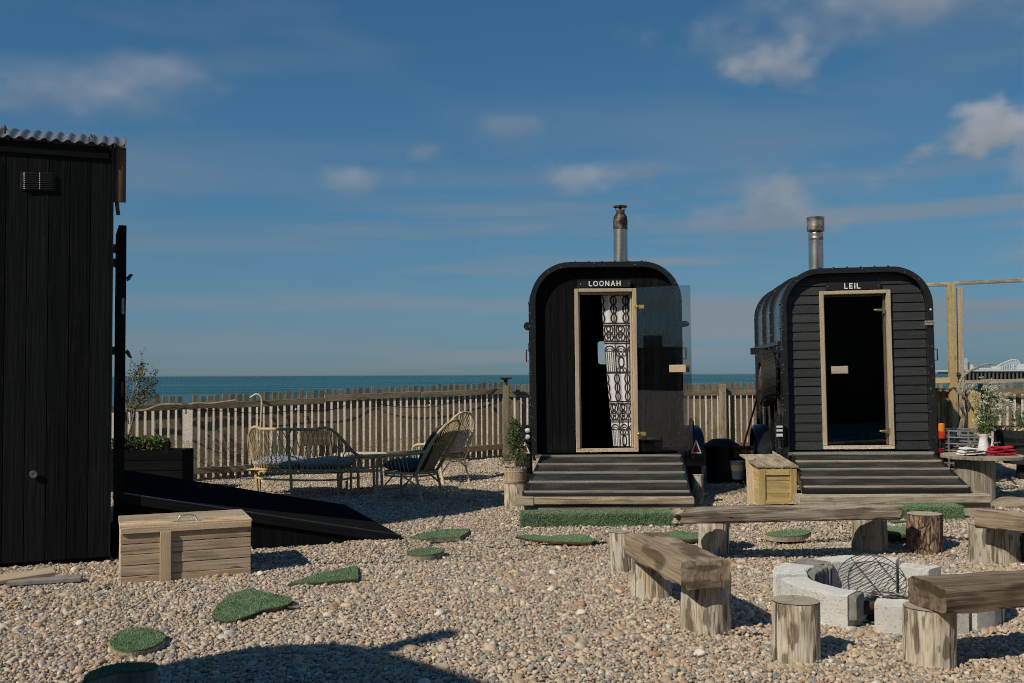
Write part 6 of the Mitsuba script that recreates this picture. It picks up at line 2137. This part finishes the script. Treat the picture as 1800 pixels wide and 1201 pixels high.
hbk = thing('half_barrel', 'dark half barrel planter at the right edge behind the reel table', 'planter')
Yb = 12.9
c = PY(1812, 800, Yb)
zt5 = PY(1800, 758, Yb)[2]
c = np.array([c[0] + 0.12, Yb + 0.3, 0.36])
hh = zt5 - 0.36
std = thing('barrel_stand', 'narrow dark stand under the half barrel planter', 'stand')
obj('plinth', lathe([(0.16, -0.3), (0.14, -0.005)], 16, c), 'm_black', std)
obj('tub', lathe([(0.30, 0), (0.35, hh * .5), (0.40, hh), (0.37, hh), (0.36, hh - 0.05), (0.01, hh - 0.02)], 28, c), 'm_black_board', hbk, smooth=35)
for z in (0.25, 0.72):
    obj('hoop', lathe([(0.308 + 0.097 * (z - .06), hh * (z - 0.06)), (0.308 + 0.10 * (z + .06), hh * (z + 0.06))], 28, c), 'm_black_metal', hbk, smooth=35)
obj('mulch', lathe([(0.36, hh - 0.045), (0.2, hh + 0.0), (0.01, hh + 0.02)], 20, c), 'm_soil', hbk)
for i in range(60):
    a = rng.uniform(0, 2 * math.pi)
    q = rng.uniform(0.05, 0.34)
    obj('bark_chip', bar(c + np.array([q * math.cos(a), q * math.sin(a), hh - 0.01]), c + np.array([q * math.cos(a) + rng.normal(0, .03), q * math.sin(a) + rng.normal(0, .03), hh + 0.03]), 0.03, 0.012, bev=0.002), 'm_pine' if i % 2 else 'm_bark', hbk)
hp2 = thing('barrel_plant', 'spiky green plant in the dark half barrel at the right edge', 'plant')
P = c + np.stack([rng.normal(0.02, 0.12, 400), rng.normal(0, 0.1, 400), hh + rng.uniform(0, 0.22, 400)], 1)
obj('foliage', leaf_cloud(P, 0.07, (0.07, 0.10, 0.04), 51, 0.2, 0.4, 1.2), 'm_leaf', hp2)

wr = thing('wire_log_basket', 'round rusty wire basket behind the reel table', 'basket')
Yw = 11.75
wc = PY(1691, 800, Yw)
wR = 40 / F * Yw
zs = [PY(1691, y, Yw)[2] for y in (756, 767, 778, 790, 801, 812, 822, 832)]
q = np.linspace(0, 2 * np.pi, 41)
for z in zs:
    obj('hoop', tube([(wc[0] + wR * math.cos(t), Yw + wR * math.sin(t), z) for t in q], 0.010, 6, False), 'm_galv', wr)
for t in np.arange(8) * math.pi / 4 + 0.62:
    obj('upright', bar((wc[0] + (wR + .006) * math.cos(t), Yw + (wR + .006) * math.sin(t), 0.18), (wc[0] + (wR + .006) * math.cos(t), Yw + (wR + .006) * math.sin(t), zs[0] + 0.01), 0.018, 0.006, (math.cos(t), math.sin(t), 0), 0.001), 'm_galv', wr)
tbk = thing('log_tub', 'brown round tub with kindling standing inside the wire basket', 'tub')
obj('tub', lathe([(wR * .7, 0), (wR * 0.78, zs[2] - 0.1), (wR * .74, zs[2] - 0.1), (0.01, zs[2] - 0.14)], 20, (wc[0], Yw, 0.05)), 'm_bark', tbk, smooth=35)
for i in range(12):
    p = np.array([wc[0], Yw, zs[2] - 0.03]) + rng.normal(0, 1, 3) * [0.09, 0.06, 0.01]
    obj('kindling', bar(p, p + rng.normal(0, 1, 3) * [0.12, 0.05, 0.03], 0.018, 0.014, bev=0.002), 'm_frame' if i % 2 else 'm_drift', tbk)
dw = thing('driftwood', 'twisted grey driftwood branch rising from the basket past the post', 'driftwood')
Yd = 12.0
for i, (pts, r0_, r1_) in enumerate(((((1684, 772), (1690, 740), (1702, 718), (1697, 700), (1687, 690), (1686, 676), (1697, 658), (1714, 648), (1731, 641), (1742, 640)), 0.028, 0.011),
                                 (((1686, 772), (1694, 735), (1691, 718), (1688, 705), (1694, 680), (1698, 674)), 0.024, 0.013), (((1695, 700), (1703, 689), (1709, 682)), 0.024, 0.008), (((1742, 640), (1752, 642)), 0.006, 0.003))):
    P = spline([PY(x, y, Yd + 0.10 * math.sin(j * 1.3 + i)) for j, (x, y) in enumerate(pts)], 40)
    rr = np.linspace(r0_, r1_, 40) * (1 + 0.22 * np.sin(np.arange(40) * 0.7 + i))
    obj('limb', tube(P, rr, 9), 'm_drift', dw, smooth=True)
yp = thing('bamboo_stake', 'long yellow green bamboo stake leaning behind the jug', 'stake')
obj('cane', tube([PY(1699, 702, 12.3), PY(1742, 770, 11.9)], 0.013, 8), 'm_yellow', yp)
gp = thing('garden_hose_arc', 'pale yellow bent pipe end hooked over the boarded fence', 'pipe')
obj('pipe', tube(spline([PY(x, y, 13.15) for x, y in ((1671, 688), (1673, 684), (1677, 682), (1681, 684), (1682, 690))], 16), 0.012, 7), 'm_yellow', gp)
stp = thing('stick', 'short dark stick under the tilted turf pad', 'stick')
obj('wood', tube([GP(440, 1076, 0.015), GP(524, 1067, 0.02)], 0.010, 7), 'm_bark', stp)
